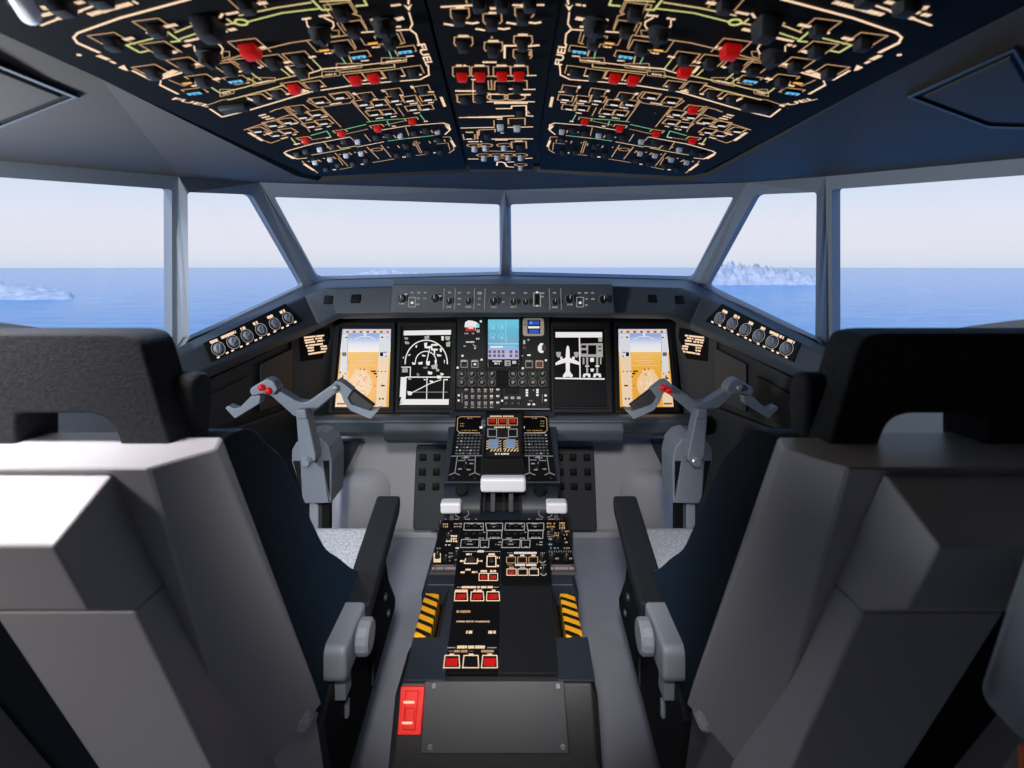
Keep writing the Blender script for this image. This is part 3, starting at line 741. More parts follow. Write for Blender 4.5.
# ================================================================== side consoles and the dark side panels forward of them
for mir in (False, True):
    f = mx if mir else Vector
    sd = 'right' if mir else 'left'
    t = thing('side_console', f((-.80, 1.5, 0)), sd + ' dark side console below the ' + sd + ' window sill', 'console', 'side consoles')
    zt = CZ - .472
    mb = MB(); mb.prism([f((-.90, 1.12, 0)), f((-.845, 1.30, 0)), f((-.80, 1.45, 0)), f((-.66, 1.86, 0)), f((-.69, 1.93, 0)), f((-.885, 1.44, 0))], (0, 0, zt)); obj('cabinet', mb, 'side_dark', t, bevel=.006)
    # wall panels between sill and console
    a, b, c = D(307, 384, 1.40), D(211, 338, 1.76), D(165, 320, 1.95)
    def dn(p, k=.0): return Vector((p.x * (1 - k), p.y, zt))
    mb = MB(); mb.prism([f(a - Vector((0, 0, .006))), f(b - Vector((0, 0, .006))), f(dn(b)), f(dn(a))], f((-.03, .02, 0))); obj('side_panel', mb, 'side_dark', t, bevel=.003)
    mid = a.lerp(b, .62)
    mb = MB(); pa, pb = a.lerp(b, .60), a.lerp(b, .985)
    q = [pa, pb, dn(pb), dn(pa)]; off = Vector((.008, -.008, 0))
    q = [p + off for p in q]; q[0].z -= .03; q[1].z -= .03; q[2].z += .02; q[3].z += .02
    mb.prism([f(p) for p in q], f((-.006, .006, 0))); obj('raised_panel', mb, 'console_grey', t, bevel=.003)
    mb = MB(); pa, pb = a.lerp(b, .05), a.lerp(b, .50)
    q = [p + off for p in (pa, pb, dn(pb), dn(pa))]; q[0].z -= .05; q[1].z -= .05; q[2].z += .02; q[3].z += .02
    mb.prism([f(p) for p in q], f((-.006, .006, 0))); obj('raised_panel', mb, 'side_dark', t, bevel=.003)
    # angled end panel beside the outer display, with its checklist placard
    e0, e1 = D(213, 326, 1.74), D(171, 320, 1.90); e2, e3 = D(168, 420, 1.87), D(213, 428, 1.74)
    mb = MB(); mb.prism([f(e0), f(e1), f(e2), f(e3)], f((-.01, .03, 0))); obj('end_panel', mb, 'console_grey', t, bevel=.003)
    kp = [V(326, 441, 2.05), V(360, 441, 2.05), V(341, 479, 2.05), V(326, 481, 2.05)]; mb = MB(); mb.prism([f(p) for p in kp], (0, .03, 0)); obj('dark_wedge', mb, 'side_dark', t)  # dark triangular sheet at the upper outer corner of the footwell
    pp = Panel(e0, e1, e3, mirror=mir, toward=(0, .6, CZ))
    pl = thing('placard', pp.pt(316, 346), 'small black placard of lit checklist lines ' + ('right' if mir else 'left') + ' of the ' + ('right' if mir else 'left') + '-hand orange flight display', 'placard', 'checklist placards')
    mb = MB(); pp.slab([(300, 334.5), (330, 327.5), (331.5, 357.5), (301, 361.5)], .003, None, mb, .0035); obj('plate', mb, 'panel_black', pl, bevel=.0008)
    def PQ(x, y): return 296 + x / 19.2, 325 + y / 19.2
    for x0, y0, x1, y1 in ((155, 243, 540, 200), (160, 297, 340, 275), (370, 265, 505, 250), (175, 342, 370, 320), (405, 312, 540, 296), (190, 402, 535, 358), (215, 447, 345, 432), (470, 415, 590, 405), (228, 500, 348, 484), (480, 465, 600, 452), (240, 560, 635, 498)):
        a, b = (PQ(x0, y0), PQ(x1, y1))
        pp.lettering(a, b, 1.75, 'lit_cream', .004, 1.5, .08, .1)
    pp.markings(pl, 'lettering')

# ================================================================== main instrument panel
ip = thing('instrument_panel', (0, 1.9, CZ - .60), 'black main instrument panel under the glareshield holding five displays', 'instrument panel')
MP = Panel(V(512, 324, 1.915), V(400, 324, 1.915), V(512, 410, 1.835))
mb = MB(); MP.slab([(322, 312), (694, 312), (702, 417), (316, 417)], .03, None, mb, -.006); obj('panel_board', mb, 'panel_black', ip, bevel=.002)
for x in (397.5, 454.5, 551.5, 609.5):
    pass
# lower lip
for a, b, pr in ((300, 704, [(1.86, 413), (1.715, 416), (1.69, 421), (1.70, 433), (1.76, 436), (1.90, 436)]), (384, 620, [(1.80, 420), (1.685, 422), (1.675, 432), (1.69, 441), (1.74, 443), (1.90, 443)])):
    mb = MB(); X0_ = V(a, 0, 1.70).x; X1_ = V(b, 0, 1.70).x; X0_ = -max(abs(X0_), abs(X1_))
    mb.prism([(X0_, y, CZ - (p - PY) / F * y) for y, p in pr], (-2 * X0_, 0, 0)); obj('lower_lip', mb, 'coaming', ip, bevel=.008, seg=3)
def grad_screen(name, stops):
    # a display that shows a vertical colour gradient: emission over the screen's own local y
    m = bpy.data.materials.new(name); m.use_nodes = True; nt = m.node_tree; b = nt.nodes['Principled BSDF']
    b.inputs['Base Color'].default_value = (.02, .02, .02, 1); b.inputs['Roughness'].default_value = .3
    tc = nt.nodes.new('ShaderNodeTexCoord'); sp = nt.nodes.new('ShaderNodeSeparateXYZ'); cr = nt.nodes.new('ShaderNodeValToRGB')
    nt.links.new(tc.outputs['Generated'], sp.inputs[0]); nt.links.new(sp.outputs['Z'], cr.inputs[0]); nt.links.new(cr.outputs[0], b.inputs['Emission Color'])
    b.inputs['Emission Strength'].default_value = .95
    e = cr.color_ramp.elements; e[0].position = 0; e[0].color = lin(stops[0][1]); e[1].position = 1; e[1].color = lin(stops[-1][1])
    for p, c in stops[1:-1]: k = e.new(p); k.color = lin(c)
    MATS[name] = m
grad_screen('scr_flight', [(0, (234, 166, 50)), (.45, (236, 170, 58)), (.60, (238, 182, 78)), (.695, (240, 190, 100)), (.70, (243, 238, 232)), (.80, (226, 226, 236)), (.9, (150, 176, 226)), (1, (128, 158, 220))])
grad_screen('scr_engine', [(0, (30, 34, 40)), (.10, (60, 90, 130)), (.3, (80, 150, 210)), (.45, (40, 130, 180)), (.75, (70, 170, 200)), (1, (110, 200, 225))])
def display(quad_outer, quad_scr, label, smat, recess=.010):
    t = thing('display_unit', MP.pt(sum(p[0] for p in quad_outer) / 4, max(p[1] for p in quad_outer)), label, 'display', 'cockpit displays')
    mb = MB()
    o_ = [MP.pt(x, y, .010) for x, y in quad_outer]; b_ = [MP.pt(x, y, -.003) for x, y in quad_outer]
    i_ = [MP.pt(x, y, .010) for x, y in quad_scr[1]]; i2 = [MP.pt(x, y, .002) for x, y in quad_scr[1]]
    vs = b_ + o_ + i_ + i2; fs = []
    for r in range(3):
        for i in range(4): j = (i + 1) % 4; fs.append([r * 4 + i, r * 4 + j, r * 4 + 4 + j, r * 4 + 4 + i])
    fs.append([0, 1, 2, 3][::-1]); fs.append([12, 13, 14, 15])
    mb.add(vs, fs); obj('bezel', mb, 'bezel', t, bevel=.002)
    mb = MB(); MP.slab(quad_scr[0], .002, None, mb, .0032); obj('screen', mb, smat, t)
    return t
HS = .0036
# --- left / right primary flight displays (mirror images)
def pfd(mir):
    MP.mir = mir
    s = 'right' if mir else 'left'
    t = display([(334, 322), (395, 322), (393, 413), (328, 413)], ([(342.5, 329), (391, 329), (388.5, 407), (335, 407)], [(340, 326.5), (393, 326.5), (391, 410), (332.5, 410)]),
                s + ' flight display with blue sky over orange ground behind the ' + s + ' yoke', 'scr_flight')
    def Q(x, y): return 330 + x / 8.53, 322 + y / 8.53
    R = lambda pts, m, h=HS: MP.polyg([Q(*p) for p in pts], m, h)
    R([(112, 62), (518, 62), (517, 96), (110, 96)], 'scr_rose2'); R([(140, 76), (500, 76), (500, 92), (138, 92)], 'scr_brown', HS + .0003)
    for x in range(160, 500, 58): R([(x, 78), (x + 34, 78), (x + 34, 90), (x, 90)], 'lit_white', HS + .0005)
    R([(106, 100), (156, 100), (148, 430), (84, 430)], 'scr_tape'); R([(84, 430), (148, 430), (134, 720), (44, 720)], 'scr_tape2')
    R([(424, 100), (514, 100), (506, 300), (414, 300)], 'scr_tape'); R([(410, 300), (506, 300), (476, 720), (392, 720)], 'scr_tape2')
    # compass rose
    pts = []
    for i in range(28):
        a = 2 * math.pi * i / 28; pts.append((262 + 96 * math.cos(a), 530 - 118 * math.sin(a)))
    R(pts, 'scr_rose', HS + .0004); R([(215, 405), (310, 405), (322, 425), (200, 425)], 'scr_rose', HS + .0003)
    for i in range(60):
        a = random.uniform(0, 6.28); r = random.uniform(.1, .92); x, y = 262 + 92 * r * math.cos(a), 530 - 114 * r * math.sin(a)
        k = random.uniform(3, 7); R([(x - k, y - k), (x + k, y - k), (x + k, y + k), (x - k, y + k)], random.choice(('lit_white', 'scr_orange', 'scr_tape2', 'lit_white')), HS + .0006)
    MP.arc(*Q(300, 190), 12.5, 35, 145, .7, 'lit_white', HS + .0004, ry=8)
    R([(288, 95), (312, 95), (300, 140)], 'lit_white', HS + .0005)
    for y, x0, x1 in ((330, 220, 380), (350, 250, 340), (372, 180, 400), (300, 240, 350)):
        MP.line([Q(x0, y), Q(x1, y)], .5, 'scr_rose2', HS + .0004)
    for x, y, w_, h_ in ((140, 132, 16, 10), (445, 130, 18, 12), (488, 130, 8, 8), (122, 275, 34, 30), (440, 275, 26, 34), (478, 292, 14, 8), (470, 258, 30, 6), (100, 480, 22, 14), (125, 500, 16, 14), (110, 470, 10, 30), (292, 405, 10, 14), (260, 402, 8, 10), (370, 420, 40, 12), (385, 440, 26, 14), (410, 420, 10, 8), (440, 422, 10, 10), (472, 422, 8, 10), (398, 465, 12, 10), (450, 543, 32, 12), (424, 655, 14, 14), (452, 655, 14, 14), (86, 430, 10, 16), (130, 440, 8, 10), (154, 340, 6, 8), (320, 545, 0, 0), (382, 545, 8, 8)):
        if w_: R([(x - w_ / 2, y - h_ / 2), (x + w_ / 2, y - h_ / 2), (x + w_ / 2, y + h_ / 2), (x - w_ / 2, y + h_ / 2)], 'screen_black', HS + .0006)
    R([(108, 265), (136, 265), (136, 288), (108, 288)], 'scr_grey', HS + .0008)
    MP.line([Q(152, 110), Q(146, 420)], .35, 'scr_green', HS + .0004)
    R([(60, 690), (130, 690), (128, 704), (58, 704)], 'scr_brown', HS + .0004); R([(380, 690), (470, 690), (468, 712), (378, 712)], 'scr_rose2', HS + .0004)
    MP.markings(t, 'screen_graphics'); MP.mir = False
mat('scr_tape', (40, 38, 36), .4, emit=.9, ecol=(222, 222, 228)); mat('scr_tape2', (40, 38, 36), .4, emit=.9, ecol=(240, 212, 176)); mat('scr_rose', (40, 38, 36), .4, emit=.9, ecol=(246, 206, 158))
mat('scr_rose2', (40, 38, 36), .4, emit=.9, ecol=(238, 208, 196)); mat('scr_brown', (30, 20, 16), .4, emit=.6, ecol=(150, 92, 84)); mat('scr_orange', (30, 20, 10), .4, emit=.9, ecol=(238, 150, 90)); mat('scr_grey', (30, 30, 30), .4, emit=.6, ecol=(120, 118, 124)); mat('scr_green', (20, 40, 20), .4, emit=.6, ecol=(150, 200, 120))
mat('scr_teal', (10, 30, 40), .4, emit=.8, ecol=(150, 225, 235)); mat('scr_violet', (20, 15, 40), .4, emit=.7, ecol=(190, 180, 225)); mat('scr_navy', (6, 6, 20), .4, emit=.4, ecol=(40, 44, 100)); mat('scr_sage', (30, 36, 30), .4, emit=.6, ecol=(196, 214, 190))
pfd(False); pfd(True)
# --- left multifunction display: map
t = display([(397.5, 322), (456, 322), (455, 413), (395, 413)], ([(403, 329.5), (452, 329.5), (450, 405.5), (399, 405.5)], [(401, 327), (454, 327), (452.5, 409), (397.5, 409)]), 'black map display with white range arcs, second from the left', 'screen_black')
def Q(x, y): return 394 + x / 8.53, 322 + y / 8.53
R = lambda pts, m='lit_white', h=HS: MP.polyg([Q(*p) for p in pts], m, h)
Ln = lambda pts, w=1.0, m='lit_white': MP.line([Q(*p) for p in pts], w, m, HS)
R([(84, 74), (487, 68), (486, 108), (82, 114)]); R([(58, 470), (108, 470), (100, 640), (48, 640)]); R([(95, 658), (468, 658), (466, 706), (44, 706)]); R([(64, 640), (100, 640), (96, 662), (50, 690)])
pts = lambda cx, cy, rx, ry, a0, a1, n=18: [(cx + rx * math.cos(math.radians(a0 + (a1 - a0) * i / n)), cy - ry * math.sin(math.radians(a0 + (a1 - a0) * i / n))) for i in range(n + 1)]
Ln(pts(275, 350, 180, 195, -2, 182), 1.1); Ln(pts(272, 345, 90, 95, 0, 180), .9); Ln([(276, 350), (303, 230)], .9)
Ln([(100, 470), (475, 470)], 1.1); Ln([(282, 470), (278, 660)], .9); Ln([(425, 490), (420, 660)], .8); Ln([(108, 598), (455, 598)], .5, 'lit_white_dim'); Ln([(140, 610), (300, 528), (400, 492)], .9)
Ln([(65, 385), (140, 385), (138, 470)], .9); R([(70, 395), (118, 395), (116, 430), (68, 430)], 'lit_white_dim')
for x, y, w_, h_, m in ((280, 132, 44, 28, 'lit_white_dim'), (105, 140, 34, 18, 'lit_white_dim'), (112, 178, 40, 22, 'lit_white_dim'), (415, 140, 24, 36, 'lit_white'), (458, 138, 42, 34, 'scr_sage'), (462, 190, 38, 40, 'scr_sage'), (190, 210, 16, 20, 'lit_white'), (130, 282, 22, 10, 'lit_white'), (170, 355, 34, 16, 'lit_white'), (225, 352, 40, 20, 'lit_white'), (290, 352, 34, 34, 'lit_white'), (268, 390, 40, 14, 'lit_grey'), (345, 382, 54, 36, 'scr_sage'), (372, 410, 30, 22, 'scr_sage'), (308, 435, 40, 24, 'lit_white'), (270, 200, 26, 46, 'lit_white'), (300, 215, 60, 20, 'lit_white'), (345, 195, 60, 16, 'lit_white'), (345, 235, 60, 16, 'lit_white'), (400, 240, 22, 30, 'lit_white'), (345, 262, 16, 40, 'lit_white'), (385, 285, 40, 16, 'lit_white'), (355, 345, 18, 40, 'lit_white'), (430, 340, 10, 30, 'lit_white'), (255, 288, 34, 12, 'lit_white'), (385, 470, 40, 26, 'lit_white'), (410, 445, 30, 18, 'lit_white'), (320, 508, 32, 16, 'lit_white'), (265, 492, 26, 8, 'lit_white'), (440, 492, 40, 10, 'lit_white'), (205, 450, 26, 24, 'lit_grey'), (80, 305, 12, 14, 'lit_white'), (135, 608, 40, 32, 'lit_white'), (135, 486, 30, 14, 'lit_white_dim')):
    sk = random.uniform(-6, 6); R([(x - w_ / 2, y - h_ / 2 + sk), (x + w_ / 2, y - h_ / 2 - sk), (x + w_ / 2 - 4, y + h_ / 2), (x - w_ / 2 + 4, y + h_ / 2)], m, HS + .0003)
MP.markings(t, 'screen_graphics')
# --- right multifunction display: aircraft synoptic, lower half dark
t = display([(551, 322), (610, 322), (613, 413), (552, 413)], ([(554.5, 329), (604, 329), (607, 407), (555, 407)], [(553.5, 327.5), (605, 327.5), (608.5, 408.5), (554, 408.5)]), 'synoptic display with a white airplane outline, second from the right', 'screen_black')
def Q(x, y): return 548 + x / 8.53, 322 + y / 8.53
R([(64, 86), (462, 86), (463, 132), (64, 132)]); Ln([(66, 480), (478, 486)], 1.5); Ln([(268, 132), (274, 482)], 1.2)
R([(150, 300), (154, 240), (160, 208), (168, 200), (178, 208), (184, 240), (186, 300), (186, 420), (212, 455), (206, 474), (172, 466), (130, 474), (126, 458), (152, 420)])
R([(152, 305), (108, 320), (64, 348), (64, 370), (152, 345)]); R([(184, 305), (226, 320), (270, 345), (270, 368), (184, 345)])
for x in (90, 242): R([(x - 22, 256), (x + 20, 256), (x + 18, 292), (x, 306), (x - 16, 292)], 'lit_white_dim'); R([(x + 14, 296), (x + 34, 296), (x + 30, 318), (x + 16, 318)] if x < 160 else [(x - 36, 296), (x - 14, 296), (x - 16, 318), (x - 34, 318)])
R([(276, 185), (466, 180), (468, 300), (276, 296)], 'lit_white_dim', HS - .0001)
for x0, y0, x1, y1, m in ((284, 198, 326, 222, 'screen_black'), (284, 240, 330, 270, 'screen_black'), (342, 198, 412, 276, 'screen_black'), (365, 205, 386, 270, 'lit_darkred'), (280, 138, 430, 180, 'screen_black'), (308, 140, 340, 165, 'lit_white_dim'), (350, 142, 420, 168, 'lit_white_dim'), (420, 136, 462, 168, 'scr_sage'), (430, 205, 455, 216, 'screen_black'), (430, 240, 455, 250, 'screen_black'), (426, 262, 460, 300, 'scr_sage'), (344, 198, 362, 222, 'lit_white'), (392, 198, 412, 222, 'lit_white'), (344, 250, 362, 272, 'lit_white'), (392, 250, 412, 272, 'lit_white'), (296, 202, 312, 218, 'lit_white'), (290, 250, 326, 260, 'lit_white'), (360, 306, 392, 340, 'lit_white'), (362, 398, 392, 412, 'lit_white'), (326, 300, 342, 440, 'lit_white_dim'), (412, 300, 428, 440, 'lit_white_dim'), (318, 370, 350, 382, 'lit_white'), (404, 370, 438, 382, 'lit_white'), (302, 440, 360, 456, 'lit_white'), (390, 440, 450, 456, 'lit_white'), (298, 452, 318, 472, 'lit_white'), (340, 452, 362, 472, 'lit_white'), (386, 452, 408, 472, 'lit_white'), (432, 452, 454, 472, 'lit_white'), (296, 304, 310, 360, 'lit_white_dim'), (444, 304, 456, 360, 'lit_white_dim'), (366, 412, 388, 424, 'lit_white')):
    R([(x0, y0), (x1, y0), (x1, y1), (x0, y1)], m, HS + .0002 + random.uniform(0, .0003))
R([(62, 500), (494, 500), (500, 716), (62, 716)], 'screen_off')
MP.markings(t, 'screen_graphics')
# --- centre engine display
t = display([(485.5, 316.5), (521, 316.5), (521, 371), (485, 371)], ([(488, 319.5), (518.8, 319.5), (518.8, 367), (488, 367)], [(486.8, 318.3), (519.8, 318.3), (519.8, 369), (486.6, 369)]), 'small cyan engine display in the middle of the instrument panel', 'scr_engine')
def Q(x, y): return 450 + x / 12.8, 312 + y / 12.8
for x in (545, 655):
    for y in (185, 310): MP.arc(*Q(x, y), 2.7, 0, 330, .5, 'scr_teal', HS, n=16); Ln_ = MP.line([Q(x, y), Q(x + 18, y + 22)], .6, 'lit_white', HS)
MP.rect(*Q(712, 110), *Q(720, 395), 'scr_teal', HS); MP.rect(*Q(490, 400), *Q(878, 414), 'scr_teal', HS); MP.rect(*Q(515, 436), *Q(680, 458), 'lit_white', HS)
MP.rect(*Q(690, 436), *Q(830, 452), 'lit_cyan', HS); MP.rect(*Q(490, 480), *Q(876, 600), 'scr_violet', HS)
for y in (508, 560):
    for x in (512, 570, 626, 680, 780, 850): MP.rect(*Q(x - 18, y - 18), *Q(x + 18, y + 18), 'scr_navy', HS + .0003)
MP.rect(*Q(490, 604), *Q(880, 704), 'screen_black', HS + .0002); MP.lettering(Q(545, 630), Q(665, 630), 1.5, 'lit_white', HS + .0004); MP.lettering(Q(570, 660), Q(640, 660), 2, 'lit_white', HS + .0004)
MP.rect(*Q(700, 620), *Q(775, 690), 'lit_white_dim', HS + .0004); MP.rect(*Q(725, 640), *Q(760, 655), 'screen_black', HS + .0006); MP.rect(*Q(725, 668), *Q(760, 680), 'screen_black', HS + .0006); MP.lettering(Q(800, 645), Q(850, 645), 3, 'lit_white', HS + .0004); MP.rect(*Q(870, 180), *Q(878, 190), 'lit_white', HS)
MP.markings(t, 'screen_graphics')
# --- standby column left and right of the engine display
def sub(x0, y0, x1, y1, name, label, cat, h=.005, group=None):
    t = thing(name, MP.pt((x0 + x1) / 2, y1), label, cat, group)
    mb = MB(); MP.slab([(x0, y0), (x1, y0), (x1, y1), (x0, y1)], .008, None, mb, h); obj('faceplate', mb, 'panel_dark', t, bevel=.0012); return t
t = sub(457, 316.5, 485, 371, 'warning_dial', 'narrow panel with a round-topped white and red dial left of the cyan engine display', 'control panel')
h = .0054
MP.polyg([Q(x, y) for x, y in ((185, 190), (195, 130), (235, 106), (290, 112), (340, 130), (372, 160), (370, 195), (330, 200), (330, 235), (205, 235), (205, 200))], 'lit_white', h); MP.rect(*Q(200, 195), *Q(325, 245), 'lit_red', h + .0003); MP.rect(*Q(235, 180), *Q(300, 215), 'scr_rose2', h + .0005); MP.rect(*Q(335, 150), *Q(375, 200), 'scr_teal', h + .0002); MP.rect(*Q(340, 225), *Q(380, 262), 'lit_white_dim', h)
for x0, x1, y, m in ((185, 245, 275, 'lit_white_dim'), (280, 330, 275, 'lit_white_dim'), (335, 380, 342, 'lit_white'), (205, 320, 384, 'lit_white'), (175, 205, 437, 'lit_white_dim'), (310, 345, 437, 'lit_white_dim'), (310, 335, 465, 'lit_white'), (295, 315, 420, 'lit_white_dim')): MP.lettering(Q(x0, y), Q(x1, y), 1.5, m, h)
for x, y, m in ((395, 120, 'lit_white'), (160, 560, 'lit_white'), (405, 610, 'lit_white'), (98, 712, 'lit_white')): MP.rect(*Q(x - 13, y - 12), *Q(x + 13, y + 12), m, h)
for x in (182, 318):
    MP.line([Q(x - 42, 620), Q(x + 42, 620), Q(x + 42, 708), Q(x - 42, 708)], .8, 'lit_grey', h, True); MP.lettering(Q(x - 36, 625), Q(x + 40, 625), 1.8, 'lit_white', h); MP.place('dark_button', 'push_button', *Q(x, 664), t, .9, h=.005)
MP.rect(*Q(305, 655), *Q(332, 680), 'lit_white', .0105); MP.markings(t)
def Q(x, y): return 500 + x / 12.8, 312 + y / 12.8
t = sub(521.5, 316.5, 549.5, 371, 'standby_instrument', 'standby horizon with cream bezel and blue face right of the cyan engine display', 'control panel')
mb = MB(); MP.slab([tuple(q[:2]) for q in round_corners([(522.8, 318, 0), (544.2, 318, 0), (544.2, 336, 0), (522.8, 336, 0)], 3.2)], .006, None, mb, .011); obj('bezel', mb, 'scr_bez', t, bevel=.001) if 'scr_bez' in MATS else (mat('scr_bez', (206, 190, 172), .5), obj('bezel', mb, 'scr_bez', t, bevel=.001))
h2 = .0115
MP.rect(*Q(350, 105), *Q(515, 278), 'screen_black', h2); MP.rect(*Q(365, 112), *Q(505, 165), 'lit_blue', h2 + .0003); MP.rect(*Q(360, 182), *Q(505, 210), 'lit_white', h2 + .0004); MP.rect(*Q(370, 222), *Q(500, 272), 'lit_blue', h2 + .0003); MP.rect(*Q(385, 130), *Q(410, 150), 'lit_cyan', h2 + .0006)
for y in (130, 180, 230): MP.rect(*Q(528, y - 8), *Q(548, y + 8), 'lit_tan', h2)
MP.rect(*Q(312, 152), *Q(332, 170), 'black', h2)
h = .0054
MP.polyg([Q(x, y) for x, y in ((485, 440), (515, 400), (555, 398), (548, 430), (535, 440), (535, 490), (560, 500), (550, 525), (510, 522), (485, 490))], 'lit_white', h); MP.rect(*Q(535, 425), *Q(585, 495), 'lit_darkred', h + .0002)
for x, y, w_, hh_, m in ((310, 385, 26, 50, 'scr_sage'), (365, 357, 24, 22, 'lit_white_dim'), (310, 455, 44, 36, 'lit_darkred'), (370, 552, 44, 20, 'lit_white'), (588, 618, 26, 24, 'lit_white'), (292, 720, 26, 24, 'lit_white'), (285, 560, 16, 16, 'lit_white_dim')): MP.rect(*Q(x - w_ / 2, y - hh_ / 2), *Q(x + w_ / 2, y + hh_ / 2), m, h)
for x, b in ((372, 'dark_button'), (505, 'dark_button')):
    MP.line([Q(x - 44, 628), Q(x + 44, 628), Q(x + 44, 712), Q(x - 44, 712)], .8, 'lit_grey' if x < 400 else 'lit_tan', h, True); MP.lettering(Q(x - 40, 628), Q(x + 38, 628), 1.8, 'lit_white_dim', h); MP.place(b, 'push_button', *Q(x, 670), t, .9, h=.005)
MP.rect(*Q(475, 645), *Q(538, 705), 'lit_darkred', .0105); MP.markings(t)
# --- audio knob panels and keypads below
def Q(x, y): return 450 + x / 9.31, 362 + y / 9.31
for x0, x1, lb, xs in ((456, 496.5, 'left', (110, 202, 297, 390)), (508, 549, 'right', (585, 672, 768, 858))):
    t = sub(x0, 370.8, x1, 387.5, 'audio_panel', lb + ' block of eight small ringed knobs below the cyan engine display', 'control panel', .004, 'audio knob panels')
    for i, x in enumerate(xs):
        for y in (110, 190):
            g = 'lit_gr2' if (i > 1 and y < 150) else 'lit_gr1'
            if g not in MATS: mat(g, (40, 40, 36), .5, emit=.28, ecol=(90, 150, 110) if g == 'lit_gr2' else (170, 150, 128))
            MP.ring3(*Q(x, y), .0135, 0, 360, .0012, g, .0044); MP.place('rotary_small', 'volume_knob', *Q(x, y), t, 1.0, ang=random.uniform(-2.5, -.5), h=.004)
    MP.markings(t, 'rings')
t = sub(456, 388, 501.5, 410, 'keyboard_unit', 'panel of small lit keys in columns at the lower left of the centre stack', 'control panel', .004)
for i, x in enumerate((152, 212, 272, 330, 388, 447)):
    for j, y in enumerate((264, 325, 385)):
        a = (x - 14, y - 18) if i < 3 else (x - 18, y - 12)
        m = 'lit_white_dim' if i < 4 else 'lit_white'
        MP.place('button_grey', 'key', *Q(x, y), t, (.8 + .2 * (i > 2), 1.0, 1), h=.004)
        MP.lettering(Q(x - 15, y - 8), Q(x + 15, y - 8), 1.9, m, .0094, 1.3); 
        if i < 5: MP.lettering(Q(x - 13, y + 12), Q(x + 13, y + 12), 1.7, 'lit_rose', .0094, 1.3) if 'lit_rose' in MATS else mat('lit_rose', (40, 36, 36), .6, emit=.5, ecol=(225, 195, 190))
    if i < 5: MP.lettering(Q(x - 16, 422), Q(x + 16, 422), 1.2, 'lit_white_dim', .0045, 1.3)
for x, y in ((82, 310), (80, 358), (485, 360)): MP.rect(*Q(x - 9, y - 9), *Q(x + 9, y + 9), 'lit_white', .0045)
MP.line([Q(112, 290), Q(112, 375)], .7, 'lit_grey', .0045); MP.markings(t)
t = sub(502, 388, 549.5, 410, 'tuning_panel', 'panel with dark readout over three grey keys at the centre stack lower right', 'control panel', .004)
mb = MB(); MP.slab([Q(515, 240), Q(640, 240), Q(640, 292), Q(515, 292)], .004, None, mb, .007); obj('readout', mb, 'screen_off', t, bevel=.001)
for x in (523, 582, 640):
    MP.place('button_grey', 'key', *Q(x, 332), t, (1, .8, 1), h=.004); MP.rect(*Q(x - 17, 322), *Q(x + 17, 345), 'lit_white_dim', .0094); MP.place('button_grey', 'key', *Q(x, 385), t, (1, 1.1, 1), h=.004)
for x, ys in ((716, (262, 285, 310)), (814, (260, 282, 308)), (890, (312, 356))):
    for y in ys: MP.rect(*Q(x - 11, y - 9), *Q(x + 11, y + 9), 'lit_white', .0045)
for x in (735, 780): MP.rect(*Q(x - 12, 386), *Q(x + 12, 402), 'lit_white', .0045)
MP.lettering(Q(738, 362), Q(770, 362), 1.3, 'lit_white_dim', .0045); MP.line([Q(860, 300), Q(860, 370)], .5, 'lit_grey', .0045); MP.line([Q(470, 436), Q(925, 438)], 1.0, 'lit_grey', .0045); MP.rect(*Q(772, 258), *Q(784, 268), 'lit_white_dim', .0045)
MP.markings(t)
# ================================================================== centre pedestal
PZ = CZ - .717
ped = thing('center_pedestal', (0, 1.2, 0), 'low slate pedestal between the seats with red buttons and a grey cover plate', 'pedestal')
TP = Panel((0, 1.2, PZ), (.1, 1.2, PZ), (0, 1.3, PZ))
def Y_(py): return .717 * F / (py - PY)
HWD = .176
def slabx(hw0, hw1, y0, y1, z0, z1, zb0, zb1):
    # body block between y0 (near) and y1 (far); half widths, top heights, bottom heights
    a = [(-hw0, y0, zb0), (hw0, y0, zb0), (hw0, y0, z0), (-hw0, y0, z0)]; b = [(-hw1, y1, zb1), (hw1, y1, zb1), (hw1, y1, z1), (-hw1, y1, z1)]
    return [a, b]
# main body: flat radio deck, then a lowered deck with side handles, then the slanted near end
mb = MB()
sec = [(.805, .178, -.86, 1), (.85, .176, -.80, 0), (.90, .174, -.722, 0), (1.005, .172, -.722, 0)]
def ring(y, hw, z, zb=0.0, ch=.012): return [Vector((-hw * .93, y, zb)), Vector((hw * .93, y, zb)), Vector((hw, y, CZ + z - ch * 2)), Vector((hw - ch, y, CZ + z)), Vector((-hw + ch, y, CZ + z)), Vector((-hw, y, CZ + z - ch * 2))]
mb.rings([ring(.80, .160, -.99), ring(.846, .176, -.805), ring(.90, .176, -.722), ring(1.006, .174, -.722)], True); obj('pedestal_base', mb, 'pedestal_grey', ped, bevel=.003)
mb = MB(); mb.rings([ring(1.0, .125, -.722), ring(1.18, .125, -.722)], True); obj('pedestal_core', mb, 'pedestal_slate', ped)
mb = MB(); mb.rings([ring(1.006, .174, -.765), ring(1.175, .176, -.765)], True); obj('handle_well', mb, 'black', ped)
mb = MB(); mb.rings([ring(1.174, .178, -.719), ring(1.475, .178, -.719), ring(1.58, .176, -.719)], True); obj('radio_deck', mb, 'pedestal_slate', ped, bevel=.003)
mb = MB(); TP.slab([(413, 637), (449, 637), (446, 680), (404, 680)], .004, None, mb, .001); obj('shoulder', mb, 'pedestal_slate', ped, bevel=.001)
mb = MB(); TP.slab([(554, 637), (588, 637), (595, 680), (558, 680)], .004, None, mb, .001); obj('shoulder', mb, 'pedestal_slate', ped, bevel=.001)
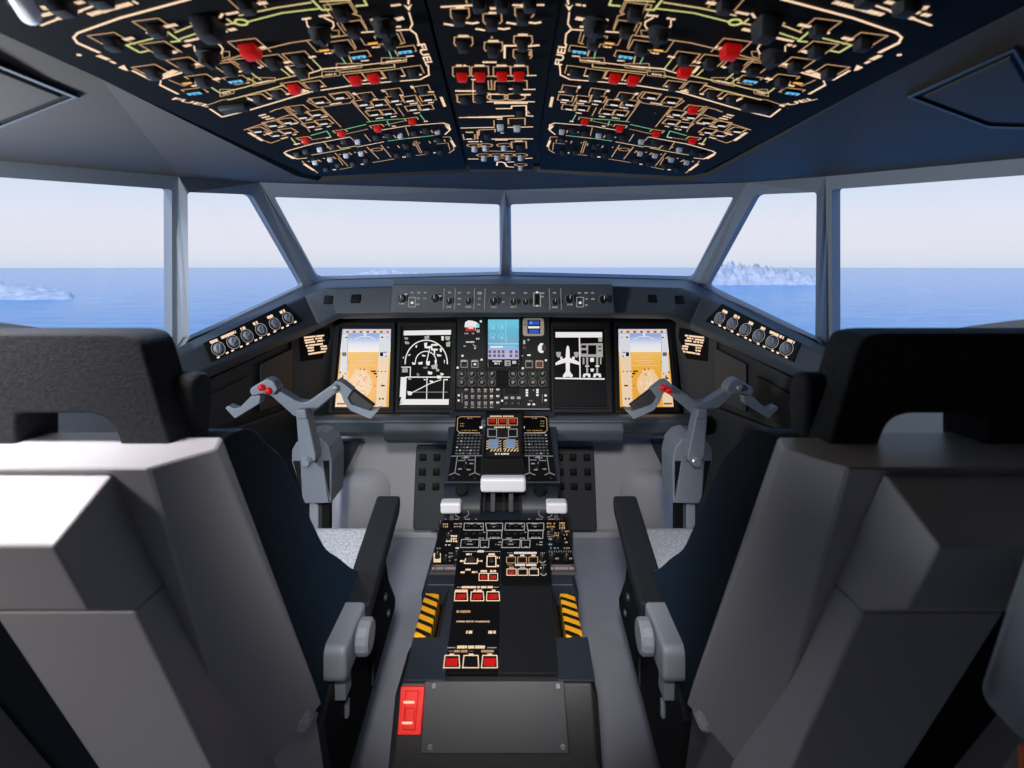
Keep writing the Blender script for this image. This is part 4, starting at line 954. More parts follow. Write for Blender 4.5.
# striped emergency handles
def stripe_mat():
    m = bpy.data.materials.new('hazard_stripes'); m.use_nodes = True; nt = m.node_tree; b = nt.nodes['Principled BSDF']; b.inputs['Roughness'].default_value = .45
    tc = nt.nodes.new('ShaderNodeTexCoord'); sp = nt.nodes.new('ShaderNodeSeparateXYZ'); nt.links.new(tc.outputs['Object'], sp.inputs[0])
    a = nt.nodes.new('ShaderNodeMath'); a.operation = 'MULTIPLY_ADD'; a.inputs[1].default_value = 0.55; nt.links.new(sp.outputs['X'], a.inputs[0]); nt.links.new(sp.outputs['Y'], a.inputs[2])
    k = nt.nodes.new('ShaderNodeMath'); k.operation = 'MULTIPLY'; k.inputs[1].default_value = 1 / .0262; nt.links.new(a.outputs[0], k.inputs[0])
    f = nt.nodes.new('ShaderNodeMath'); f.operation = 'FRACT'; nt.links.new(k.outputs[0], f.inputs[0])
    g = nt.nodes.new('ShaderNodeMath'); g.operation = 'GREATER_THAN'; g.inputs[1].default_value = .42; nt.links.new(f.outputs[0], g.inputs[0])
    mxn = nt.nodes.new('ShaderNodeMix'); mxn.data_type = 'RGBA'; mxn.inputs[6].default_value = lin((12, 11, 10)); mxn.inputs[7].default_value = lin((250, 178, 16))
    nt.links.new(g.outputs[0], mxn.inputs[0]); nt.links.new(mxn.outputs[2], b.inputs['Base Color']); return m
MATS['hazard_stripes'] = stripe_mat()
for s in (-1, 1):
    xx = -.149 if s < 0 else .149
    mb = MB(); w_ = .0165
    mb.prism([(xx - w_, 1.012, CZ - .765), (xx - w_, 1.012, CZ - .727), (xx - w_, 1.02, CZ - .722), (xx - w_, 1.145, CZ - .722), (xx - w_, 1.155, CZ - .727), (xx - w_, 1.155, CZ - .765)], (2 * w_, 0, 0))
    obj('emergency_handle', mb, 'hazard_stripes', ped, bevel=.003, label='yellow and black striped handle')
# cover plate on the slanted near end
SP = Panel((0, .90, PZ - .005), (.1, .90, PZ - .005), (0, .846, CZ - .805))
mb = MB(); SP.slab([(425, 681), (564, 681), (569, 754), (420, 754)], .006, None, mb, .006); cov = obj('cover_plate', mb, 'cover_grey', ped, bevel=.0015, label='plain grey cover plate with corner screws')
for px_, py_ in ((434, 686), (558, 686), (430, 747), (563, 747)): SP.place('screw', 'screw', px_, py_, cov, 1.0, h=.006)
mb = MB(); SP.slab([(399, 684), (418, 684), (413, 740), (394, 740)], .004, None, mb, .002); 
mb = MB(); SP.slab([(401, 686.5), (424.5, 686.5), (420.5, 735), (397.5, 735)], .008, None, mb, .010); rb = obj('red_switch_box', mb, 'red_box', ped, bevel=.001, label='bright red switch box')
mb = MB(); SP.slab([(405, 690), (419, 691), (415, 731), (402, 730)], .004, None, mb, .0125); obj('rocker', mb, 'red_box', rb, bevel=.002)
mb = MB(); SP.slab([(405, 708), (415, 708), (414, 722), (404, 722)], .004, None, mb, .0145); obj('rocker', mb, 'red_box', rb, bevel=.002)
SP.lettering((403.5, 702.3), (414.5, 702.3), 2.6, 'lit_cream', .0148, 2.2, .1); SP.lettering((402, 723), (413, 723), 2.6, 'lit_cream', .0150, 2.2, .1); SP.markings(rb, 'lettering')

# --- deck panels: radio columns, black boards, red buttons
def board(pts, name, matl, h=.0035, parent=ped, label=None):
    mb = MB(); TP.slab(pts, .006, None, mb, h); return obj(name, mb, matl, parent, bevel=.001, label=label)
board([(455, 585.5), (500, 585.5), (498.5, 673), (445, 673)], 'switch_board', 'panel_black')
board([(501, 585.5), (551, 585.5), (558.5, 673), (500, 673)], 'blank_board', 'panel_dark', label='blank black board')
board([(441, 520), (460, 520), (452.5, 573), (430, 573)], 'radio_board', 'panel_black'); board([(549, 520), (566, 520), (576.5, 573), (552.5, 573)], 'radio_board', 'panel_black')
board([(461, 520), (500.5, 520), (500, 584), (454, 584)], 'audio_board', 'panel_black'); board([(501.2, 520), (548, 520), (551.5, 584), (500.8, 584)], 'audio_board', 'panel_black')
H = .0042
def K(x, y): return 425 + x / 9.6, 515 + y / 9.6
def K2(x, y): return 500 + x / 9.6, 515 + y / 9.6
def outline(A, pts, m='lit_cream_dim', w=.8, close=True): TP.line([A(*p) for p in pts], w, m, H, close)
def let(A, x0, x1, y, w=1.6, m='lit_cream', gl=1.4): TP.lettering(A(x0, y), A(x1, y), w, m, H + .0002, gl, .15)
for A, d in ((K, 0), (K2, -325)):
    for (x0, x1, y0, y1, x2, x3) in ((378, 560, 78, 145, 372, 558), (582, 745, 78, 145, 592, 745), (596, 738, 150, 225, 592, 735), (350, 520, 235, 312, 340, 515), (530, 615, 240, 312, 530, 610)):
        outline(A, [(x0 + d, y0), (x1 + d, y0), (x3 + d, y1), (x2 + d, y1)], 'lit_white_dim', .8)
    for x, y, w_ in ((440, 85, 50), (520, 85, 40), (660, 85, 60), (430, 145, 40), (500, 145, 50), (660, 150, 70), (570, 165, 20), (410, 222, 50), (540, 222, 50), (670, 215, 90), (430, 250, 40), (575, 305, 30), (430, 280, 60), (720, 260, 30), (715, 285, 35), (680, 282, 10), (660, 112, 30), (540, 110, 16)):
        let(A, x + d - w_ / 2, x + d + w_ / 2, y, 1.1, 'lit_white_dim', 1.3)
    for x, y in ((415, 112), (480, 112), (635, 112), (700, 112), (400, 185), (470, 185), (530, 185), (640, 185), (700, 185), (390, 275), (470, 275), (570, 275)):
        TP.place('button_black', 'audio_key', *A(x + d, y), ped, (1.0, .8, 1), h=.0035)
# left half, lower
TP.line([K(365, 350), K(720, 350)], .5, 'lit_white_dim', H); let(K, 505, 565, 349, 2.4, 'lit_white'); let(K, 395, 448, 377, 2.0); let(K, 610, 672, 377, 2.0)
outline(K, [(390, 418), (378, 465), (500, 465), (505, 418)], 'lit_cream', 1.0, False); let(K, 335, 375, 442, 1.8); let(K, 510, 552, 442, 1.8)
outline(K, [(597, 395), (680, 395), (680, 495), (593, 495)], 'lit_cream', 1.0); let(K, 692, 718, 410, 2); let(K, 690, 716, 488, 2); let(K, 388, 440, 524, 1.8); let(K, 342, 382, 550, 1.8); let(K, 450, 505, 548, 1.8)
TP.place('rotary_dark', 'selector', *K(445, 440), ped, (.9, .6, .6), h=.0035); TP.place('toggle_dark', 'toggle', *K(638, 445), ped, (.7, .9, .4), h=.0035)
for x in (562, 653): TP.place('red_button', 'red_button', *K(x, 592), ped, (.86, .78, .9), h=0, lift=.0046); outline(K, [(x - 42, 560), (x + 44, 560), (x + 44, 628), (x - 44, 628)], 'lit_cream', .7); let(K, x - 28, x + 34, 540, 2.2)
let(K2, 135, 355, 364, 2.2, 'lit_white', 1.6); TP.line([K2(70, 364), K2(118, 364)], .5, 'lit_white_dim', H); TP.line([K2(390, 364), K2(430, 364)], .5, 'lit_white_dim', H)
let(K2, 145, 355, 479, 2.2, 'lit_white', 1.6); TP.line([K2(72, 479), K2(120, 479)], .5, 'lit_tan', H); TP.line([K2(395, 479), K2(440, 479)], .5, 'lit_white_dim', H)
for i, x in enumerate((107, 213, 320)):
    outline(K2, [(x - 42, 402), (x + 42, 402), (x + 42, 460), (x - 44, 460)], 'lit_tan', .7); let(K2, x - 18, x + 22, 388, 1.8); TP.place('dark_button', 'push_button', *K2(x, 430), ped, (.86, .78, .9), h=0, lift=.0046)
    x += 4; outline(K2, [(x - 44, 518), (x + 44, 518), (x + 46, 578), (x - 46, 578)], 'lit_cream', .7); let(K2, x - 24, x + 24, 504, 1.8, 'lit_white_dim'); TP.place('red_button' if i == 0 else 'dark_button', 'red_button' if i == 0 else 'push_button', *K2(x, 548), ped, (.92, .80, .9), h=0, lift=.0046)
for y in (430, 550):
    c = K2(408 + (y > 500) * 10, y); TP.arc(*c, 3.0, 200, 340, .8, 'lit_white_dim', H); TP.place('rotary_small', 'small_knob', *c, ped, .7, h=.0035); let(K2, 388, 420, y - 42, 1.6)
# outer radio columns: little keys and lamps
for A, cols in ((K, 0), (K2, 1)):
    if cols == 0: items = [(190, 105, 70, 50, 'lit_tan', 4), (318, 105, 80, 55, 'lit_rose', 5), (258, 232, 110, 76, 'lit_cream', 5), (255, 155, 20, 10, 'lit_tan', 1), (222, 292, 60, 16, 'lit_white', 2), (310, 330, 32, 40, 'lit_white', 3), (122, 328, 60, 28, 'lit_grey', 3), (215, 430, 70, 60, 'lit_grt', 4), (248, 390, 40, 60, 'lit_grt', 3), (296, 410, 32, 86, 'lit_grt', 3)]
    else: items = [(490, 105, 80, 60, 'lit_tan', 5), (598, 105, 60, 70, 'lit_tan', 4), (490, 190, 70, 70, 'lit_grt', 5), (545, 190, 50, 50, 'lit_tan', 4), (630, 180, 70, 60, 'lit_tan', 5), (485, 240, 40, 30, 'lit_white_dim', 3), (640, 230, 50, 16, 'lit_white_dim', 2), (650, 290, 36, 20, 'lit_white', 1), (490, 292, 50, 34, 'lit_sky', 1), (640, 265, 30, 20, 'lit_tan', 2), (500, 400, 50, 50, 'lit_tan', 3), (550, 430, 34, 40, 'lit_white_dim', 2), (640, 430, 40, 36, 'lit_tan', 3), (682, 430, 34, 40, 'lit_white_dim', 2)]
    for nm, c in (('lit_grt', (165, 152, 142)), ('lit_sky', (150, 190, 225)), ('lit_rose', (225, 195, 190))):
        if nm not in MATS: mat(nm, (40, 38, 36), .6, emit=.55, ecol=c)
    for x, y, w_, h_, m, n_ in items:
        for k in range(n_):
            for j in range(max(1, int(h_ / 22))):
                if random.random() < .85:
                    a = x - w_ / 2 + w_ * k / n_; b = y - h_ / 2 + j * h_ / max(1, int(h_ / 22)); ww = w_ / n_ * random.uniform(.5, .9); hh2 = min(h_, 22) * random.uniform(.45, .8)
                    TP.rect(*A(a, b), *A(a + ww, b + hh2), m, H)
TP.rect(*K(82, 366), *K(152, 455), 'lit_tan2', H) if 'lit_tan2' in MATS else (mat('lit_tan2', (40, 38, 30), .6, emit=.85, ecol=(250, 222, 180)), TP.rect(*K(82, 366), *K(152, 455), 'lit_tan2', H))
for i in range(10): TP.lettering(K2(470 + i * 23, 350), K2(482 + i * 23, 350), 1.8, 'lit_grey', H)
for i in range(3): TP.lettering(K2(545 - 60 + i * 34, 318), K2(565 - 60 + i * 34, 318), 1.6, 'lit_sky', H)
for i in range(3): TP.lettering(K2(615 + i * 22, 318), K2(630 + i * 22, 318), 1.6, 'lit_tan', H)
mat('plate_grey', (74, 70, 72), .6)
board([(431.5, 564), (456.5, 564), (455.5, 573), (429.5, 573)], 'label_strip', 'plate_grey', .0045); board([(550.5, 564), (575, 564), (576.5, 573), (552, 573)], 'label_strip', 'plate_grey', .0045)
for A, x0, x1 in ((K, 70, 295), (K2, 490, 710)): TP.lettering(A(x0, 512), A(x1, 512), 2.6, 'lit_rose', .0052, 1.6); TP.lettering(A(x0 + 20, 488), A(x1 - 20, 488), 1.2, 'lit_grey', .0052, 1.4)
for A, pts in ((K, [(150, 105), (300, 400), (200, 440), (225, 225), (120, 410)]), (K2, [(500, 180), (600, 180), (500, 420), (640, 430), (560, 250)])):
    for p in pts: TP.place('rotary_small', 'radio_knob', *A(*p), ped, .75, h=.0035)
# red button rows on the left board
def B5(x, y): return 440 + x / 6.98, 570 + y / 6.98
let(B5, 152, 370, 120, 2.2, 'lit_cream', 1.5); TP.line([B5(118, 120), B5(148, 120)], .6, 'lit_white_dim', H); TP.line([B5(375, 120), B5(408, 120)], .6, 'lit_white_dim', H)
for i, (x, w_) in enumerate(((147, 46), (260, 46), (370, 46))):
    outline(B5, [(x - w_ + 4, 152), (x + w_ - 4, 152), (x + w_, 214), (x - w_, 214)], 'lit_cream', .85); TP.place('red_button', 'red_button', *B5(x, 182), ped, (1.28, .98, .9), h=0, lift=.0046)
    let(B5, (106, 235, 362)[i], (195, 295, 388)[i], 143, 1.8)
let(B5, 115, 213, 290, 2.4, 'lit_tan'); 
let(B5, 183, 226, 434, 3.0); let(B5, 338, 390, 434, 3.0)
text(TP, 'UPPER DECK WARNING', *B5(231, 360), .0062, ped, 'lit_cream', name='lettering', h=.0045)
TP.lettering(B5(115, 360), B5(116, 360), .1, 'lit_cream', H)
let(B5, 120, 315, 538, 3.0, 'lit_cream', 1.6); TP.line([B5(52, 542), B5(104, 542)], .8, 'lit_white_dim', H); TP.line([B5(332, 542), B5(392, 542)], .8, 'lit_white_dim', H)
let(B5, 98, 194, 567, 2.4, 'lit_tan'); let(B5, 288, 376, 567, 2.4, 'lit_tan'); TP.line([B5(60, 567), B5(88, 567)], .6, 'lit_tan', H); TP.line([B5(205, 567), B5(232, 567)], .5, 'lit_grey', H)
for i, x in enumerate((83, 216, 347)):
    outline(B5, [(x - 48, 596), (x + 50, 596), (x + 54, 682), (x - 58, 682)], 'lit_cream', .95); TP.place('dark_button' if i == 1 else 'red_button', 'push_button' if i == 1 else 'red_button', *B5(x, 640), ped, (1.36, 1.15, .9), h=0, lift=.0046); let(B5, x - 16, x + 18, 589, 1.8)
TP.markings(ped, 'markings')

# ================================================================== throttle quadrant and levers
tq = thing('throttle_quadrant', (0, 1.52, PZ), 'dark blue-grey throttle quadrant between the radio panels and the forward console', 'throttle')
mb = MB()
prof = [(1.512, -.719), (1.516, -.702), (1.535, -.680), (1.565, -.660), (1.61, -.647), (1.66, -.64), (1.66, -.74), (1.512, -.74)]
for x0, x1 in ((-.172, -.062), (.052, .165)):
    mb = MB(); mb.prism([(x0, y, CZ + z) for y, z in prof], (x1 - x0, 0, 0)); obj('quadrant_cheek', mb, 'pedestal_slate', tq, bevel=.006, seg=3)
mb = MB(); p2 = [(y + .012, z - .022) for y, z in prof]; mb.prism([(-.062, y, CZ + z) for y, z in p2], (.114, 0, 0)); obj('slot_floor', mb, 'black', tq)
for x in (-.058, -.030, .0, .026, .048):
    mb = MB(); mb.prism([(x, y + .003, CZ + z - .003) for y, z in prof], (.007, 0, 0)); obj('slot_rib', mb, 'panel_dark', tq, bevel=.001)
for x in (-.12, .11):
    c = Vector((x, 1.53, CZ - .660)); mb = MB(); mb.cyl(c, c + Vector((0, -.006, .010)), .020, .018, 20); obj('guide_boss', mb, 'panel_dark', tq, bevel=.001)
tl = thing('thrust_lever', (-.005, 1.50, CZ - .66), 'wide white grip of the thrust levers in the middle of the quadrant', 'lever')
a, b = V(480.5, 477, 1.47), V(526, 491.5, 1.47)
mb = MB(); mb.box(((a.x + b.x) / 2, 1.475, (a.z + b.z) / 2), (b.x - a.x, .034, a.z - b.z)); obj('grip', mb, 'white_plastic', tl, bevel=.009, seg=4)
mb = MB(); mb.lettering = None
for x in ((a.x + b.x) / 2 - .030, (a.x + b.x) / 2 + .022):
    mb = MB(); mb.box((x, 1.500, CZ - .668), (.014, .012, .075), Matrix.Rotation(math.radians(-14), 3, 'X')); obj('lever_arm', mb, 'knob_grey', tl, bevel=.002)
for i, (x0, y0, x1, y1) in enumerate(((441, 500.5, 461.5, 511.5), (546, 500.5, 567, 511.5))):
    a, b = V(x0, y0, 1.455), V(x1, y1, 1.455); c = (a + b) / 2
    t = thing('side_lever', c + Vector((0, 0, -.03)), ('small white lever knob left of the thrust lever', 'small white lever knob right of the thrust lever')[i], 'lever', 'side levers')
    mb = MB(); mb.box(c, (b.x - a.x, .036, a.z - b.z)); obj('grip', mb, 'white_plastic', t, bevel=.007, seg=4)
    mb = MB(); mb.box(c + Vector((0, .02, -.020)), (.012, .010, .055), Matrix.Rotation(math.radians(-18), 3, 'X')); obj('lever_arm', mb, 'knob_grey', t, bevel=.001)
def Z2(x, y): return 430 + x / 7.06, 470 + y / 7.06
for cx in (225, 815):
    TP.arc(*Z2(cx, 305), 6.8, 130, 250, .9, 'lit_grey', .0045, ry=4.5); TP.arc(*Z2(cx, 305), 6.8, -70, 50, .9, 'lit_grey', .0045, ry=4.5)
    for dx in (-42, 42): TP.lettering(Z2(cx + dx - 22, 347), Z2(cx + dx + 22, 347), 1.0, 'lit_tan', .0045, 1.2)
    for dx in (-112, 100): TP.lettering(Z2(cx + dx - 7, 347), Z2(cx + dx + 7, 347), 1.0, 'lit_tan', .0045, 1.2)
TP.markings(tq, 'lever_marks')

# ================================================================== forward console: two keypad units and the red-button module
FP = Panel(V(512, 413, 1.715), V(400, 413, 1.715), V(512, 482, 1.535))
fc = thing('forward_console', (0, 1.66, CZ - .66), 'sloping dark console stepping down from the instrument panel to the throttle', 'console')
mb = MB()
top = [FP.pt(x, y, -.004) for x, y in ((450, 411.5), (555, 411.5), (561, 483), (443, 483))]
bot = [V(449, 413.5, 1.79), V(556, 413.5, 1.79), Vector((top[2].x + .008, 1.80, CZ - .86)), Vector((top[3].x - .008, 1.80, CZ - .86))]
mb.rings([bot, top], True); obj('console_body', mb, 'pedestal_slate', fc, bevel=.003)
def FQ(x, y): return 440 + x / 8.19, 408 + y / 8.19
for i, x0 in enumerate((0, 1)):
    t = thing('keypad_unit', FP.pt((470, 538)[i], 480), ('left', 'right')[i] + ' keypad unit with small dark amber screen on the sloping forward console', 'control panel', 'keypad units')
    FX = (lambda x, y: FQ(x, y)) if i == 0 else (lambda x, y: FQ(1018 - x, y))
    mb = MB(); pts = [FX(132, 62), (FX(345, 62)), FX(335, 590), FX(62, 590)]; FP.slab(pts if i == 0 else pts[::-1], .006, None, mb, .002); obj('faceplate', mb, 'panel_black', t, bevel=.001)
    mb = MB(); pts = [FX(158, 82), FX(325, 82), FX(322, 178), FX(152, 178)]; FP.slab(pts if i == 0 else pts[::-1], .002, None, mb, .0032); obj('screen', mb, 'screen_black', t)
    hq = .0036
    def fl(p, w=.7, m='lit_grey', c=False): FP.line([FX(*q) for q in p], w, m, hq, c)
    fl([(330, 72), (165, 72), (145, 85), (140, 180), (160, 200), (325, 204)], .6, 'lit_tan'); fl([(155, 204), (325, 204)], .8, 'lit_white_dim'); fl([(345, 100), (340, 150)], .6)
    FP.rect(*sorted([FX(325, 0)[0], FX(348, 0)[0]])[:1], FX(0, 150)[1], sorted([FX(325, 0)[0], FX(348, 0)[0]])[1], FX(0, 168)[1], 'lit_white', hq)
    for y in (108, 128, 148): FP.lettering(FX(165, y), FX(200, y), 1.0, 'lit_amb2', hq + .0003) if 'lit_amb2' in MATS else mat('lit_amb2', (30, 26, 14), .6, emit=.5, ecol=(200, 170, 90))
    FP.lettering(FX(180, 184), FX(310, 184), 1.0, 'lit_amb2', hq + .0003); FP.lettering(FX(225, 84), FX(270, 84), .9, 'lit_white_dim', hq + .0003)
    for r in range(7):
        y = 222 + r * 25
        for c_ in range(7):
            x = 150 - r * 3 + c_ * (29)
            FP.place('button_grey', 'key', *FX(x + 8, y + 4), t, (.82, .68, .9), h=.002)
            m = 'lit_white' if random.random() < .12 else 'lit_grey'
            if random.random() < .85: FP.lettering(FX(x - 6, y), FX(x + 8, y), 1.0, m, .0070, .9)
    for p in ([(95, 394), (340, 390)], [(142, 394), (122, 530)], [(290, 392), (285, 530)], [(78, 548), (118, 530), (160, 548)], [(240, 548), (285, 530), (328, 548)], [(150, 430), (200, 430), (210, 410)], [(230, 425), (280, 425)], [(180, 410), (240, 405)]): fl(p, .9, 'lit_grey')
    for x, y in ((165, 500), (235, 505), (258, 455), (210, 475), (215, 400)): FP.lettering(FX(x - 16, y), FX(x + 16, y), 1.3, 'lit_white_dim', hq, 1.0)
    FP.place('rotary_small', 'cursor_knob', *FX(215, 478), t, .9, h=.002)
    for x in (110, 285): FP.place('button_black', 'push_key', *FX(x, 572), t, .9, h=.002)
    FP.markings(t)
t = thing('warning_module', FP.pt(504, 462), 'raised module of three red buttons over two striped guarded switches on the forward console', 'control panel')
mb = MB(); tp = [FP.pt(x, y, .022) for x, y in ((487, 411), (523.5, 411), (523.5, 459.5), (483.5, 459.5))]
bt = [FP.pt(x, y, -.004) for x, y in ((486, 411), (524, 411), (526, 474), (482, 474))]
mb.rings([bt, tp], True); obj('housing', mb, 'panel_black', t, bevel=.002)
hq = .0226
mb = MB(); FP.slab([(485, 413.5), (522, 413.5), (520.5, 456), (486.5, 456)], .001, None, mb, hq - .0002); obj('faceplate', mb, 'panel_dark', t)
hq = .0232
FP.lettering(FQ(410, 68), FQ(605, 68), 1.4, 'lit_cream', hq); FP.lettering(FQ(445, 158), FQ(578, 158), 1.4, 'lit_cream', hq); FP.lettering(FQ(460, 245), FQ(565, 245), 1.2, 'lit_white_dim', hq); FP.lettering(FQ(450, 376), FQ(568, 376), 1.8, 'lit_white', hq)
for x in (428, 513, 598):
    FP.place('red_button', 'red_button', *FQ(x, 110), t, (1.2, .85, 1), h=hq - .0042); FP.line([FQ(x - 36, 82), FQ(x + 36, 82), FQ(x + 36, 140), FQ(x - 36, 140)], .6, 'lit_tan', hq, True)
for x in (428, 596):
    FP.place('dark_button', 'push_button', *FQ(x, 203), t, (1.1, .75, 1), h=hq - .0042); FP.line([FQ(x - 36, 172), FQ(x + 36, 172), FQ(x + 36, 235), FQ(x - 36, 235)], .6, 'lit_white_dim', hq, True)
for x in (440, 580):
    mb = MB(); FP.slab([FQ(x - 62, 250), FQ(x + 62, 250), FQ(x + 62, 358), FQ(x - 62, 358)], .001, None, mb, hq + .0004); pl = obj('striped_plate', mb, 'black', t)
    for k in range(5):
        a = x - 60 + k * 27; FP.polyg([FQ(a, 356), FQ(a + 13, 356), FQ(min(a + 30, x + 62), 334), FQ(min(a + 17, x + 60), 334)], 'stripe_amber', hq + .0008) if 'stripe_amber' in MATS else (mat('stripe_amber', (240, 200, 120), .5), None)
    for k in range(4):
        y = 262 + k * 20
        for s in (-1, 1): FP.polyg([FQ(x + s * 52 - 9, y + 10), FQ(x + s * 52 + 9, y), FQ(x + s * 52 + 9, y + 9), FQ(x + s * 52 - 9, y + 19)], 'stripe_amber', hq + .0008)
    mb = MB(); FP.slab([tuple(q[:2]) for q in round_corners([(*FQ(x - 42, 252), 0), (*FQ(x + 44, 252), 0), (*FQ(x + 40, 328), 0), (*FQ(x - 46, 328), 0)], 1.2)], .006, None, mb, hq + .008)
    obj('guard', mb, 'guard_blue', t, bevel=.002) if 'guard_blue' in MATS else (mat('guard_blue', (128, 148, 180), .35), obj('guard', mb, 'guard_blue', t, bevel=.002))
FP.markings(t)

# ================================================================== pedal covers with square pads
for s in (-1, 1):
    t = thing('pedal_cover', (s * .33, 1.98, .05), ('dark perforated plate with square pads left of the pedestal', 'dark perforated plate with square pads right of the pedestal')[s > 0], 'plate', 'pedal plates')
    pl = Panel(V(512, 447, 1.985), V(400, 447, 1.985), V(512, 530, 1.96), mirror=(s > 0))
    mb = MB(); q = round_corners([(416, 446, 0), (484, 446, 0), (484, 530.5, 0), (412.5, 530.5, 0)], [2, 0, 0, 4]); pl.slab([p[:2] for p in q], .03, None, mb); obj('plate', mb, 'console_grey', t, bevel=.004)
    for x, dx in ((423, 0), (437, 0), (450, 0)):
        for y in (457.2, 471.8, 486.4): pl.place('square_pad', 'pad', x - (y - 457) * .045, y, t, 1.12)
    mb = MB(); q = pl.pt(450, 530); mb.box((q.x, q.y + .012, q.z / 2 + .002), (.10, .02, q.z)); obj('bracket', mb, 'side_dark', t)
# ================================================================== yokes
def yoke(right):
    YD = 1.33
    T = (lambda p: Vector((-p[0] + .003, p[1], p[2]))) if right else (lambda p: Vector(p))
    c = V(307, 459, YD)
    t = thing('control_yoke', T((c.x, YD, .3)), ('grey ram-horn yoke before the left flight display, silver screw on right horn', 'grey ram-horn yoke before the right flight display, red buttons on left horn')[right], 'yoke', 'control yokes')
    def W(x, y): return 210 + x / 5.483, 370 + y / 5.483
    def ext(pts, Y, thick, name, matl, bev=.003, parent=t, rad=0, wcoord=True, seg=2, ang=40):
        P_ = [V(*(W(*p) if wcoord else p), Y) for p in pts]
        if rad: P_ = [Vector(q) for q in round_corners(P_, rad, 4)]
        mb = MB(); mb.prism([T(p) for p in P_], (0, thick, 0)); return obj(name, mb, matl, parent, bevel=bev, seg=seg, ang=ang)
    ext([(300, 60), (340, 52), (372, 108), (470, 168), (500, 178), (530, 176), (690, 66), (720, 62), (742, 80), (728, 120), (690, 128), (545, 252), (525, 262), (462, 258), (330, 140), (300, 130)], YD, .034, 'horn_bar', 'yoke_grey', .004, rad=.006)
    # outer (left on the left yoke) grip
    ext([(282, 62), (310, 44), (350, 62), (374, 108), (345, 140), (290, 132), (228, 146), (212, 118), (222, 98)], YD - .012, .036, 'grip_head', 'yoke_grey', .005, rad=.006)
    ext([(226, 142), (278, 140), (270, 184), (136, 268), (82, 210), (96, 196), (132, 212), (160, 208)], YD - .004, .028, 'grip', 'yoke_grey', .003, rad=.003)
    # inner grip with its dark insert
    ext([(664, 88), (690, 58), (720, 66), (780, 112), (752, 152), (772, 190), (880, 226), (930, 214), (880, 270), (768, 222), (736, 180), (716, 128)], YD - .010, .032, 'grip', 'yoke_grey', .004, rad=.004)
    ext([(782, 112), (898, 200), (880, 212), (868, 232), (836, 230), (748, 152)], YD - .004, .024, 'grip_insert', 'yoke_dark', .003, rad=.003)
    # column arm, cap and pivot bolt
    ext([(468, 224), (528, 222), (580, 470), (578, 500), (552, 520), (520, 522), (494, 500), (486, 470)], YD - .030, .040, 'column_arm', 'yoke_grey', .004, rad=.008)
    ext([(470, 218), (524, 216), (532, 268), (474, 270)], YD - .040, .02, 'arm_cap', 'yoke_grey', .003)
    q = V(*W(532, 502), YD - .030); mb = MB(); mb.lathe(T(q), (0, -1, 0), [(.013, 0), (.013, .005), (.010, .008), (.009, .011)], 18); obj('pivot_bolt', mb, 'steel', t, smooth=False)
    # arched housing with two wedge slots
    ext([(446, 500), (448, 440), (470, 400), (510, 372), (560, 362), (610, 376), (650, 420), (668, 500), (664, 732), (520, 734)], YD + .012, .10, 'housing', 'yoke_grey', .004, rad=.004)
    ext([(456, 500), (490, 500), (502, 690)], YD + .009, .006, 'wedge_slot', 'black', 0); ext([(620, 500), (652, 500), (654, 690)], YD + .009, .006, 'wedge_slot', 'black', 0)
    ext([(496, 504), (618, 504), (650, 730), (520, 732), (504, 690)], YD + .006, .012, 'housing_face', 'yoke_grey', .002)
    # shaft down to the floor
    a = V(316, 500, YD + .06); mb = MB(); mb.box(T((a.x - .0, YD + .06, a.z / 2 + .0)), (.024, .03, a.z)); obj('shaft', mb, 'arm_grey', t, bevel=.002)
    a = V(327, 500, YD + .05); mb = MB(); mb.box(T((a.x, YD + .05, a.z / 2)), (.022, .02, a.z)); obj('shaft', mb, 'black', t, bevel=.002)
    # screw on one horn, two red buttons on the other (same hand on both yokes)
    scr = (690, 97); red = ((284, 95), (322, 113))
    def dot(x, y, Y, r, matl, name):
        q = V(*W(x, y), Y); mb = MB(); mb.lathe(T(q), (0, -1, 0), [(r, 0), (r, .004), (r * .7, .008), (.001, .009)], 16); obj(name, mb, matl, t, smooth=True, label='red button' if matl == 'red_lit' else None)
    if not right:
        dot(*scr, YD - .010, .0085, 'steel', 'screw')
        for p in red: dot(*p, YD - .012, .0085, 'red_lit', 'button')
    else:
        dot(300, 97, YD - .012, .0085, 'steel', 'screw')
        for p in ((688, 112), (720, 96)): dot(*p, YD - .010, .0085, 'red_lit', 'button')
yoke(False); yoke(True)
